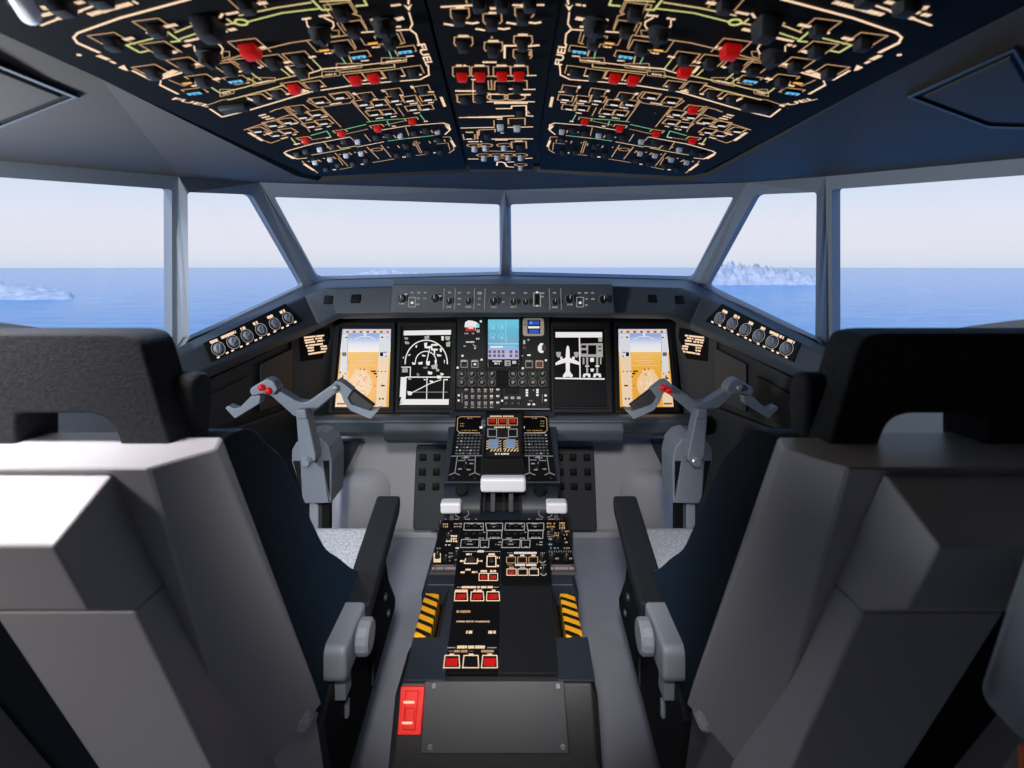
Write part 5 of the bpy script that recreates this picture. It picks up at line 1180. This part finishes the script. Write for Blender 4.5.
# ================================================================== overhead panels (left, centre, right) on the ceiling
Zc_ = CZ + HO
PLt = .012
def side_overhead(mir):
    P = Panel((-X0, 1.0, Zc_), (-X0, .5, Zc_), (-.5, 1.0, Zc_ - SL * .4), mirror=mir, toward=(0, 0.5, 0))
    s = 'right' if mir else 'left'
    t = thing('overhead_panel', P.pt(300, 90), s + ' overhead panel, black with lit lines, red and dark switches', 'control panel', 'overhead panels')
    mb = MB()
    edge = [P.hit(466.5, 169.5), P.hit(322, 176.5), P.hit(305, 174.5), P.hit(100, 79), P.hit(0, 33)]
    e = edge[-1]; d = (edge[-1] - edge[-2]).normalized(); edge.append(e + d * .35)
    i1 = P.hit(424.5, 0); d2 = (i1 - P.hit(466.5, 169.5)).normalized(); far = i1 + d2 * .35
    edge.append(far)
    pts = [P.out(p) for p in edge]; n = P.nrm()
    mb.prism(pts, -n * .03); body = obj('panel_board', mb, 'panel_black', t, bevel=.0015)
    # ---- lit lines: (colour, width px, points)
    W2 = 1.0
    Ls = [
     ('c', 2.3, [(190, -1), (120, 18), (78, 33), (73.5, 37.5), (77.5, 43), (99, 52.5)]),
     ('c', 2.0, [(41, 25.5), (58, 19)]), ('c', 2.0, [(81, 10.5), (110, 0)]),
     ('c', 1.6, [(132.5, 70.6), (151, 80), (161, 79), (182, 72.5)]), ('c', 1.6, [(161, 80), (160, 85), (178, 94)]),
     ('c', 1.4, [(210, 109), (222, 117), (250, 110), (310, 92), (362, 84), (420, 79.5), (429, 75), (428, 65)]),
     ('c', 1.4, [(419, 44), (416, 34), (410, 29.5), (361, 32.5)]), ('c', 1.4, [(410, 28.5), (412.5, 24), (409, 12.5)]),
     ('t', 1.2, [(222, 61), (246, 54)]), ('t', 1.2, [(261, 50), (290, 43), (317, 39)]), ('t', 1.2, [(331, 37.5), (349, 35), (356, 48)]),
     ('t', .9, [(307, 41), (317, 52), (336, 50), (337, 53)]), ('t', .9, [(359, 36), (365, 45), (382.5, 44), (385, 47.5)]), ('t', .9, [(400, 31), (405, 42.5), (400, 44)]),
     ('t', .9, [(169, 80), (184, 86), (197.5, 81)]), ('t', 1.0, [(195, 68), (208, 64)]),
     ('l', 1.6, [(126, 45), (140, 52.5), (149, 50.5)]), ('l', 1.4, [(127, 45), (167, 35)]), ('l', 1.6, [(166, 31), (180, 41), (171, 42)]), ('y', 1.4, [(175, 32.5), (194, 25), (191, 23)]), ('l', 1.4, [(180, 39), (199, 32.5)]),
     ('y', 1.4, [(225, 25), (236, 22.5)]), ('l', 1.4, [(247, 22), (282, 13), (320, 8.5)]), ('y', 1.4, [(239, 15.6), (275, 8), (311, 2.5)]), ('y', 1.4, [(227, 19), (234, 24)]),
     ('l', 1.8, [(312, 0), (322, 10), (330, 9.5)]), ('l', 1.8, [(364, 0), (367, 5), (356, 6)]), ('y', 1.4, [(320, 1.5), (350, 0)]), ('t', 1.0, [(327, 2), (346, 31)]), ('t', 1.0, [(350, 1), (357, 12), (353, 14), (360, 16), (367, 29)]),
     ('c', 1.3, [(194, 46), (195, 51), (202, 55)]), ('c', 1.3, [(207, 40), (220, 45), (223, 49), (221, 54)]), ('c', 1.3, [(306, 19), (307.5, 26), (314, 30.6)]), ('c', 1.3, [(324, 17.5), (333, 22), (334, 26), (331, 30)]),
     ('g', 1.1, [(339, 54), (346, 64)]), ('g', 1.1, [(388, 49), (392, 59)]), ('l', 1.1, [(251, 73), (261, 80)]), ('l', 1.1, [(209, 86), (220, 93)]), ('l', 1.0, [(313, 60), (322, 69)]), ('l', 1.0, [(280, 68), (290, 76)]), ('y', 1.0, [(396, 50), (398, 56)]), ('y', 1.0, [(349, 56), (352, 63)]), ('l', 1.0, [(248, 78), (256, 83)]),
     ('y', 1.1, [(220, 93), (244, 87.5), (262, 82), (276, 80), (296, 75.6)]), ('c', 1.1, [(307, 74), (324, 69), (347, 67)]), ('c', 1.0, [(320, 69), (360, 65.5), (406, 60)]),
     ('y', 1.2, [(228, 100), (267.5, 90), (284, 85)]), ('y', 1.0, [(301, 80.5), (324, 75.6)]), ('y', 1.0, [(341, 72.5), (395, 67), (394, 64)]),
     ('t', 1.0, [(244, 130), (289, 115), (293, 115)]), ('t', 1.0, [(265, 141), (271, 143), (280, 140)]), ('t', 1.0, [(270, 112), (276, 109.5), (284, 107.5), (291, 114)]), ('t', .9, [(285, 106), (305, 125), (310, 132)]),
     ('t', 1.0, [(321, 107), (341, 127)]), ('t', 1.0, [(352, 101.5), (370, 121.5)]), ('t', .9, [(385, 99), (391, 108)]), ('t', .9, [(398, 107.5), (404, 116)]), ('t', .8, [(416, 98), (423, 106)]), ('t', .8, [(262, 124), (272, 132)]),
     ('t', .9, [(307, 101), (318, 107.5), (350, 103), (354.6, 98.6), (348, 91.6), (330, 95)]), ('t', .8, [(307, 101), (312, 99)]),
     ('g', 1.0, [(311, 135.5), (327, 131)]), ('g', 1.0, [(327, 131), (331, 137)]), ('l', 1.0, [(291, 138), (297, 145)]), ('g', 1.0, [(346, 129), (366, 124.5)]), ('g', 1.0, [(367, 122), (384.5, 120), (405.6, 118.6)]), ('g', 1.0, [(387, 121), (389.5, 126)]), ('g', .9, [(420, 114.5), (425, 121)]), ('t', .8, [(311, 140), (330, 137)]), ('t', .8, [(346, 134), (368, 129)]), ('t', .8, [(385, 125), (404, 121)]),
     ('c', 1.0, [(284, 153), (287, 151), (312, 144), (350, 137)]), ('c', 1.0, [(382, 130), (406, 126), (443, 123), (449, 125), (450, 130), (445, 134.5)]), ('c', 1.0, [(284, 153), (297, 159), (307, 158)]),
     ('y', 1.0, [(312, 155), (330, 152), (350, 148)]), ('y', 1.0, [(340, 148.5), (356, 146)]), ('g', 1.0, [(388, 141), (410, 138)]), ('y', 1.0, [(408, 138.4), (420, 137)]), ('g', 1.0, [(420, 137), (434, 135.5)]), ('c', .8, [(357, 147), (384, 141.8)]),
     ('t', .9, [(364.6, 134.4), (370.5, 141.4)]), ('t', .9, [(405.6, 127.4), (409, 135.6)]), ('t', .9, [(324, 142), (331, 150)]), ('t', .8, [(350, 137), (357, 143)]),
     ('t', 1.0, [(443, 137), (450, 137), (452.5, 141.4), (454, 149.6), (449, 153)]), ('t', 1.0, [(302, 161), (306, 165), (318, 173)]), ('t', 1.0, [(340, 169.5), (352, 167)]), ('t', 1.1, [(373, 162.5), (394, 159)]), ('t', 1.0, [(416, 155.5), (429, 154)]),
     ('t', .9, [(367, 147), (379, 159)]), ('t', .9, [(381, 145), (391, 157)]), ('t', .8, [(414, 141.4), (420, 153)]), ('t', .8, [(416, 141), (422, 153)]), ('t', .8, [(335, 153), (348, 166)]), ('t', .8, [(338, 158), (343, 165)]),
     ('t', .8, [(437, 144), (448, 143), (450, 150)]),
    ]
    CM = {'c': 'lit_cream', 't': 'lit_tan', 'l': 'lit_lime', 'y': 'lit_ylw2', 'g': 'lit_green'}
    if 'lit_ylw2' not in MATS: mat('lit_ylw2', (42, 40, 26), .6, emit=.85, ecol=(240, 214, 150))
    hh = .0009
    for c, w_, pts in Ls: P.line(pts, w_, CM[c], hh)
    # boxes strung on the bus lines
    for x, y, w_, sl in ((264, 82, 22, -.22), (331, 74.5, 18, -.12), (349, 67, 25, -.12), (394, 61, 25, -.1), (227, 93, 14, -.24), (226, 55, 7, -.25), (335, 33.5, 8, -.12), (305, 77, 8, -.2)):
        a = w_ / 2; hgt = 1.9 if w_ > 9 else 2.6
        P.line([(x - a, y - sl * -a - hgt), (x + a, y + sl * a - hgt), (x + a, y + sl * a + hgt), (x - a, y - sl * a + hgt)], .9, 'lit_tan', hh, True)
        if w_ > 12: P.lettering((x - a * .6, y - sl * a * .6), (x + a * .6, y + sl * a * .6), 2.0, 'lit_cream', hh + .0002, 1.6)
    P.ring3(241.2, 22.3, .0065, 0, 360, .0022, 'lit_lime', hh)
    P.ring3(377, 149.5, .013, 0, 360, .002, 'lit_tan', hh)
    # lettering rows and small legends: x0,y0,x1,y1,width
    for x0, y0, x1, y1, w_, gl in ((89, 15, 137, 2, 4.4, 4.5), (58, 19, 81, 10.5, 4.0, 4), (42, 6, 46, 10, 4, 5), (41, 16, 54, 12.5, 4, 5), (70, 5, 84, 1.5, 4, 5), (98, 55.5, 109, 60, 3.6, 3), (110, 61, 117.5, 64.5, 2.0, 9), (185, 41.5, 206, 37, 2.4, 2.2), (208, 38.8, 219, 36.5, 2.4, 2.4), (184, 46.5, 192, 44.5, 2.6, 3), (219, 32.5, 236, 28.8, 3.0, 3), (220, 18, 223, 13, 3, 3), (226, 14.5, 239, 12, 2.6, 2.4), (302, 19.5, 311, 18, 2.2, 2), (319, 16.4, 331, 15, 2.2, 2), (391, 5.8, 401, 4.6, 2.2, 2), (394, 20, 404, 18, 4.0, 3), (371, 21, 377, 20, 4, 4), (394, 27.2, 401, 26.6, 2.2, 3), (258, 4, 267, 2.4, 3.4, 3),
                                   (165, 27, 177, 24.5, 3.2, 3), (124, 40, 135, 37.5, 3.2, 3), (144, 48, 145, 47.6, .1, 3), (163, 76.5, 176, 70.5, 4.6, 3.4), (193, 66, 200, 63.5, 3.4, 3), (172, 53, 178, 50.5, 3.6, 3), (214, 80, 220, 78, 3, 3), (259, 48.5, 266, 46.8, 3.0, 3), (284, 63, 291, 61.4, 2.6, 3), (309, 57.6, 316, 56.3, 2.4, 3), (286, 66.5, 293, 73, 2.6, 3), (259, 68, 263, 66, 2.6, 3), (238, 72, 243, 70.8, 2.4, 3), (306, 93.5, 307, 93, .1, 2),
                                   (297, 93.5, 309, 90.5, 2.0, 2), (268, 99, 272, 98, 2.2, 2.4), (286, 94.6, 290, 93.6, 1.8, 2.4), (302, 89.5, 307, 91.5, 2, 2.4), (320, 87, 324, 86, 1.8, 2), (246, 108.5, 250, 107.5, 2, 2.4), (248, 98.5, 254, 101, 2, 2.4), (363, 80.8, 367, 80, 1.8, 2), (381, 78.6, 385, 78, 1.8, 2), (401, 76.4, 405, 75.8, 1.8, 2), (419, 75, 422, 74.4, 1.8, 2),
                                   (249, 132.5, 263, 141, 2.4, 2.4), (259, 116, 266, 114.3, 1.8, 1.8), (262, 118, 270, 116, 1.8, 1.8), (266, 119.6, 274, 117.8, 1.8, 1.8), (278, 127.5, 286, 126, 1.6, 1.8), (290, 124.5, 298, 123, 1.6, 1.8), (306, 120.2, 312, 119, 1.6, 1.8), (321, 117.5, 328, 116, 1.6, 1.8), (264, 135, 272, 132.8, 1.8, 1.8), (281, 139, 288, 137, 1.6, 1.8), (293, 135, 297, 134, 1.6, 1.8), (315, 130, 322, 128.6, 1.6, 1.8), (327, 127, 331, 126, 1.6, 1.8), (330, 104.5, 342, 102.6, 1.8, 1.8), (366, 108.4, 374, 107, 1.6, 1.6), (396, 105, 402, 104, 1.6, 1.6), (410, 104, 418, 103, 1.6, 1.6), (376, 118.8, 384, 117.6, 1.6, 1.6), (391, 117, 397, 116.2, 1.6, 1.6), (414, 113.5, 420, 112.6, 1.6, 1.6), (428, 103, 434, 102.2, 1.6, 1.6),
                                   (441, 97, 445, 107, 3.0, 3), (382, 90, 384, 92, 2.4, 2.4), (353, 93, 356, 95, 2.4, 2.4), (411, 86, 413, 88.5, 2.4, 2.4), (428, 92, 434, 92, 1.8, 2), (400, 95.5, 404, 95, 1.8, 2), (373, 99.5, 378, 99, 1.8, 2), (446, 125.5, 450, 129.6, 2.6, 2.6), (451, 140.5, 455, 147, 2.4, 2.6), (286, 154.5, 294, 158.8, 2, 2.2), (304, 164, 314, 170.5, 2, 2.2), (333, 170, 336, 169.5, 2.4, 2), (361, 164.4, 364, 164, 2.2, 2), (402.5, 157.2, 406, 156.8, 2.4, 2), (433.5, 153, 436, 152.7, 2.2, 2), (294, 144.6, 300, 143.4, 2.0, 2), (326, 138, 331, 137, 1.6, 2), (392, 126.5, 396, 126, 1.8, 2), (424, 121.6, 428, 121.2, 2, 2), (338, 113, 340, 112.8, .1, 2),
                                   (324.5, 53.6, 333, 53, 1.6, 4), (372, 47.4, 380, 47, 1.6, 4), (192, 86.4, 200, 84.6, 2.2, 4), (202, 109, 203, 108.6, .1, 2), (234, 84.6, 250, 82.4, 1.2, 1.4), (361, 61, 369, 60.4, 1.6, 1.6), (406, 56.5, 414, 56, 1.6, 1.6)):
        P.lettering((x0, y0), (x1, y1), w_, 'lit_cream', hh + .0001, gl, .14, .04)
    for x, y in ((108, 47.5), (79, 55), (148.5, 33)): P.ring3(x, y, .0010, 0, 360, .0022, 'lit_cream', hh)
    P.polyg([(118, 67.5), (124, 65), (128.5, 71), (124, 70)], 'lit_cream', hh); P.polyg([(403.5, 4.5), (408, 7), (412, 4), (409, 11)], 'lit_cream', hh)
    P.line([(408.5, -3), (408.5, 4)], 2, 'lit_cream', hh)
    # vertical words at the ends of the second block
    # ---- switches
    def br(x, y, k=1.0, m='lit_tan', **kw):
        c = P.hit(x, y); P.bracket(x, y, .0135 * k, .016 * k, m, 1.0, h=hh, **kw)
    dark = [(113, 40), (156, 26), (162, 48), (186, 63), (153, 70), (203, 79), (230, 67), (247, 63), (273, 60), (299, 57), (301, 69), (341, 10), (353, 27), (341, 46), (389, 40), (394, 73), (413, 70), (315, 84), (277, 92), (258, 97), (247, 2), (299, 107.5), (366, 95), (394, 91), (422, 88)]
    for x, y in dark:
        red = mir and (x, y) in ((299, 107.5), (301, 69))
        if mir and (x, y) == (299, 107.5): pass
        k = 1.0 if y > 30 else .95
        sz = .86 if y > 80 else 1.0
        br(x, y + 1, k * (.95 if y > 80 else 1.1), right=.9, left=.9)
        P.place('guard_red' if red else 'toggle_dark', 'red_guard' if red else 'toggle_switch', x, y, t, sz * 1.12, label='red guarded switch' if red else None)
    for x, y in ((250, 47), (355, 77.5), (373.5, 75.5)) + (() if mir else ((294, 86),)):
        br(x, y, 1.25 if y < 60 else 1.0); P.place('guard_red', 'red_guard', x, y, t, 1.35 if y < 60 else 1.05, label='red guarded switch')
    if mir: br(294, 86, 1.0); P.place('toggle_dark', 'toggle_switch', 294, 86, t, 1.0)
    for x, y in ((305, 139), (341, 132), (377.5, 127), (412, 120)): P.place('guard_red', 'red_guard', x, y, t, .90, label='red guarded switch'); br(x, y, .9, 'lit_tan', right=.6, left=.6)
    for x, y in ((208, 53), (320, 30), (384, 22)): P.place('rotary_dark', 'rotary_selector', x, y, t, 1.15 if y > 25 else 1.3)
    P.place('lever_dark', 'lever', 208, 20, t, 1.0); P.place('flat_cap', 'wide_switch', 234, 106, t, 1.35)
    P.line([(205, 106), (222, 100), (230, 99)], .8, 'lit_tan', hh)
    drk2 = [(297, 153), (306, 150), (333, 145), (344, 140), (376, 136), (388, 134), (414, 132), (425.5, 129), (338, 164), (326, 168), (353, 162.5), (366, 159), (397, 154), (409, 153), (427, 151), (440, 151), (406, 145), (438, 139)]
    for x, y in drk2: P.place('toggle_dark', 'toggle_switch', x, y, t, .92)
    for x, y in ((320, 148), (357.5, 140), (400, 134), (437, 130), (315, 161), (330, 158), (346, 154), (361, 152)): P.place('toggle_light', 'pale_toggle', x, y, t, .92, label='pale grey toggle')
    for x, y in ((315, 161), (330, 158), (346, 154), (361, 152), (394, 147), (409, 145), (425, 142.5), (440, 141), (334, 147), (390, 137), (427, 132)): br(x, y + .6, .85, 'lit_tan', right=.8, left=.3, top=False, bottom=False)
    for x, y in ((320, 100.5), (340, 96), (258, 130), (273, 124), (288, 121), (303, 116), (317, 113), (276, 134), (288, 131), (311, 125), (324, 122), (363.5, 103), (379, 103), (395, 99), (410, 99), (428, 98), (374.5, 113), (388, 112), (413, 108), (426, 107.5)):
        P.place('annunciator_white', 'annunciator', x, y, t, 1.0 if y < 106 else .98); br(x, y, .95, 'lit_tan', bottom=True)
    P.place('annunciator_dim', 'annunciator', 368, 109, t, .7)
    for x, y in ((195, 91), (236, 79), (359, 54.5), (405, 49.5)): P.place('cyan_display', 'cyan_readout', x, y, t, 1.12); P.bracket(x, y, .014, .0095, 'lit_tan', 1.0, bottom=True, h=hh)
    for x, y in ((187, 80), (324, 47), (372.5, 40)): P.place('annunciator_amber', 'amber_lamp', x, y, t, 1.15)
    for x, y in ((270, 112), (284, 112)): pass
    P.markings(t)
    # word down the inner edge of the second block and at the outer end of it
    for word, x, y, a in (('FUEL', 425, 55, -90),) :
        text(P, word, x, y, .0155, t, 'lit_cream', math.radians(a if not mir else 90), h=.001, wide=2.3)
    text(P, 'FUEL', 191.5, 102.5, .0155, t, 'lit_cream', math.radians(-62 if not mir else 62), h=.001, wide=1.7)
    if not mir:
        mb = MB(); a = P.hit(31, 17, .020); b = P.hit(6, -26, .020)
        mb.tube([a + (a - b) * .02, a, a.lerp(b, .1), b], [.004, .0082, .0088, .0088], 14); obj('white_lever', mb, 'white_plastic', t, smooth=True, label='white rounded lever end')
        mb = MB(); q = P.hit(12, -20, 0); mb.cyl(q, q + P.n * .022, .006); obj('lever_stem', mb, 'knob_grey', t)
    for x, y in ((62, 1), (100, -8), (150, -20)): P.place('toggle_dark', 'toggle_switch', x, y, t, 1.3)
    return t
side_overhead(False); side_overhead(True)
# --- centre panel
P = Panel((0, 1.0, Zc_), (0, .5, Zc_), (.1, 1.0, Zc_), toward=(0, .5, 0))
t = thing('overhead_panel', P.pt(500, 90), 'narrow centre overhead panel with a row of four red guards and pale round knobs', 'control panel', 'overhead panels')
mb = MB()
a, b, c, d = P.hit(470, 169.5), P.hit(533, 169.5), P.hit(560, 0), P.hit(427, 0)
c2 = c + (c - b).normalized() * .3; d2 = d + (d - a).normalized() * .3
mb.prism([a, b, c, c2, d2, d], (0, 0, .03)); obj('panel_board', mb, 'panel_black', t, bevel=.0015)
def A7(x, y): return 430 + x / 8, y / 8
def A8(x, y): return 440 + x / 8.533, 84 + y / 8.533
hh = .0009
def ln(A, pts, w=1.0, m='lit_tan', c=False): P.line([A(*p) for p in pts], w, m, hh, c)
def lt(A, x0, x1, y, w=2.0, m='lit_cream', gl=2.2): P.lettering(A(x0, y), A(x1, y), w, m, hh + .0001, gl, .12, .05)
ln(A7, [(90, 56), (345, 42)], 1.8, 'lit_cream'); ln(A7, [(665, 40), (770, 46)], 1.8, 'lit_cream'); ln(A7, [(860, 40), (910, 40)], 1.8, 'lit_cream'); ln(A7, [(290, 0), (295, 30)], 1.4)
for x, y in ((240, 110), (500, 150), (755, 100)): ln(A7, [(x - 55, y + 45), (x - 75, y + 20), (x - 75, y - 40), (x + 70, y - 45), (x + 75, y + 20), (x + 55, y + 40)], 1.3)
for x0, x1, y in ((115, 185, 195), (290, 385, 186), (370, 435, 235), (540, 635, 232), (615, 685, 185), (790, 885, 184)): P.line([A7(x0, y - 4), A7(x0 + (x1 - x0) * .55, y + 2), A7(x1, y + (8 if x1 - x0 < 80 else -6))], 2.0, 'lit_cream', hh)
lt(A7, 470, 530, 104, 2.6); lt(A7, 480, 560, 68, 3.0); lt(A7, 205, 275, 60, 2.8); lt(A7, 725, 770, 45, 3.4)
for x, y in ((225, 200), (478, 238), (730, 190), (495, 300)): P.rect(*A7(x - 8, y - 8), *A7(x + 8, y + 8), 'lit_tan', hh)
for x, y in ((268, 335), (508, 375), (745, 325), (740, 435)):
    ln(A7, [(x - 60, y + 35), (x - 75, y + 15), (x - 72, y - 38), (x + 70, y - 38), (x + 75, y + 15), (x + 60, y + 35)], 1.2); lt(A7, x - 42, x + 42, y - 47, 2.4)
ln(A7, [(597, 465), (597, 366), (705, 366)], 2.0, 'lit_cream'); ln(A7, [(785, 370), (870, 362)], 2.0, 'lit_cream'); lt(A7, 790, 820, 430, 7, 'lit_tan')
lt(A7, 420, 535, 498, 2.4)
for x in (250, 400, 575, 715): ln(A7, [(x - 55, 615), (x - 68, 600), (x - 68, 535), (x + 66, 530), (x + 70, 600)], 1.2); lt(A7, x - 42, x + 42, 524, 2.2)
ln(A7, [(310, 607), (345, 607)], 1.6); ln(A7, [(460, 610), (530, 610)], 1.8); ln(A7, [(615, 605), (680, 605)], 1.6); ln(A7, [(775, 605), (848, 604)], 1.4, 'lit_cream')
lt(A7, 330, 440, 637, 2.0); lt(A7, 555, 610, 637, 2.0); lt(A7, 670, 750, 637, 2.0)
ln(A7, [(342, 715), (345, 645)], 1.3); ln(A7, [(465, 645), (470, 715), (500, 715)], 1.3); ln(A7, [(490, 640), (495, 715)], 1.4); ln(A7, [(515, 720), (518, 650), (775, 645), (778, 715)], 1.3); ln(A7, [(750, 716), (840, 715)], 1.4, 'lit_cream'); lt(A7, 632, 662, 712, 2.0)
lt(A8, 130, 305, 60, 2.6); ln(A8, [(135, 92), (310, 85)], 1.4); ln(A8, [(145, 100), (150, 150), (170, 160)], 1.6); ln(A8, [(280, 10), (285, 155), (320, 155)], 1.5)
ln(A8, [(405, 78), (430, 80), (430, 150)], 1.5); lt(A8, 410, 550, 88, 1.8); ln(A8, [(405, 152), (805, 152)], 1.4, 'lit_cream'); lt(A8, 462, 755, 163, 2.8, 'lit_cream', 2.0); lt(A8, 690, 775, 92, 3.0); ln(A8, [(480, 211), (610, 209), (612, 188), (735, 184), (738, 270), (795, 275)], 1.5, 'lit_cream'); ln(A8, [(740, 230), (760, 250)], 2)
ln(A8, [(165, 287), (630, 272)], 1.3, 'lit_cream'); lt(A8, 235, 540, 285, 2.2, 'lit_cream', 1.8); ln(A8, [(180, 376), (460, 370)], 1.4, 'lit_cream'); ln(A8, [(580, 370), (790, 366)], 1.4, 'lit_cream'); ln(A8, [(460, 310), (462, 360)], 1.2)
ln(A8, [(585, 345), (582, 295), (725, 292), (725, 350)], 1.4); lt(A8, 485, 540, 300, 1.8); ln(A8, [(330, 440), (335, 392), (470, 386), (470, 410)], 1.5); lt(A8, 220, 285, 412, 2.4, 'lit_lime'); ln(A8, [(195, 430), (205, 475), (300, 470), (295, 430)], 1.2); ln(A8, [(320, 400), (320, 470)], 1.8); lt(A8, 240, 370, 492, 2.2)
ln(A8, [(445, 470), (790, 468)], 1.6, 'lit_cream'); lt(A8, 470, 580, 478, 2.0); ln(A8, [(615, 550), (608, 495), (735, 490), (738, 550)], 1.5); lt(A8, 640, 705, 487, 2.0); ln(A8, [(242, 640), (325, 640)], 1.5, 'lit_cream'); ln(A8, [(730, 636), (785, 632)], 1.5, 'lit_cream'); ln(A8, [(420, 572), (640, 575)], 1.2); ln(A8, [(520, 632), (548, 632)], 1.4)
ln(A8, [(485, 695), (490, 668), (515, 664), (550, 672), (572, 705), (625, 710)], 1.5, 'lit_cream'); ln(A8, [(575, 668), (630, 664)], 1.5, 'lit_cream')
for x, y in ((295, 525), (385, 523), (548, 522), (372, 608), (485, 608), (580, 606), (688, 606), (688, 690)): P.ring3(*A8(x, y), .0185, 0, 360, .0024, 'lit_tan', hh)
for x in (490, 640): P.ring3(*A8(x, 112), .0185, 0, 360, .0024, 'lit_tan', hh)
for x, y in ((459, 15), (492, 20), (523, 14), (463, 43), (493, 48), (522.5, 41.5), (521, 55), (480, 86), (502.5, 86), (517.5, 86), (479, 1), (502, 1), (530, 1)): P.place('toggle_dark', 'toggle_switch', x, y, t, 1.1)
for x, y in ((464, 98), (479, 97), (520, 111.5), (487, 135), (519, 146)): P.place('toggle_dark', 'toggle_switch', x, y, t, .95)
for x in (462, 480, 502, 519): P.place('guard_red', 'red_guard', x, 74.5 - (x - 462) * .02, t, (1.05, 1.0, 1.0), label='red guarded switch')
for x, y in ((500.4, 125), (517, 126)): P.place('toggle_light', 'pale_toggle', x, y, t, 1.15, label='pale grey toggle')
for x, y in ((295, 535), (388, 530), (548, 530), (375, 618), (487, 615), (582, 612), (688, 614), (688, 702)): P.place('ball_light', 'round_knob', *A8(x, y), t, 1.05, label='pale round knob')
P.place('annunciator_white', 'annunciator', *A8(250, 455), t, .95); P.place('annunciator_white', 'annunciator', *A8(530, 408), t, .6)
P.markings(t)

# --- hatches in the headliner
for mir in (False, True):
    f = mx if mir else Vector
    hp = [(72, 97.5), (-4, 128), (-90, 128), (-40, 46)]
    # on the headliner surface: between the panel edge and the window header
    A_, B_, C_ = c4, c3, N2t
    P = Panel(inner[4], outer_[4], outer_[5], mirror=mir, toward=(0, .5, 0))
    t = thing('ceiling_hatch', P.pt(40, 97), ('left', 'right')[mir] + ' headliner hatch with a dark groove and raised rim beside the overhead panel', 'hatch', 'headliner hatches')
    base = [(73, 97.5), (0, 126), (-70, 128), (-40, 52)]
    def sh(k, cx=-8, cy=98): return [(cx + (x - cx) * k, cy + (y - cy) * k) for x, y in base]
    mb = MB()
    o_ = [P.pt(x, y, -.02) for x, y in sh(1.12)]; o2 = [P.pt(x, y, .006) for x, y in sh(1.08)]; i_ = [P.pt(x, y, .006) for x, y in sh(1.0)]; i2 = [P.pt(x, y, -.02) for x, y in sh(.95)]
    mb.rings([o_, o2, i_, i2], False); obj('rim', mb, 'headliner_rim', t, bevel=.002) if 'headliner_rim' in MATS else (mat('headliner_rim', (96, 100, 108), .5), obj('rim', mb, 'headliner_rim', t, bevel=.002))
    mb = MB(); P.slab(sh(1.0), .02, None, mb, .002); obj('groove', mb, 'groove', t)
    mb = MB(); P.slab(sh(.86), .02, None, mb, .005); obj('cover', mb, 'headliner', t, bevel=.002)
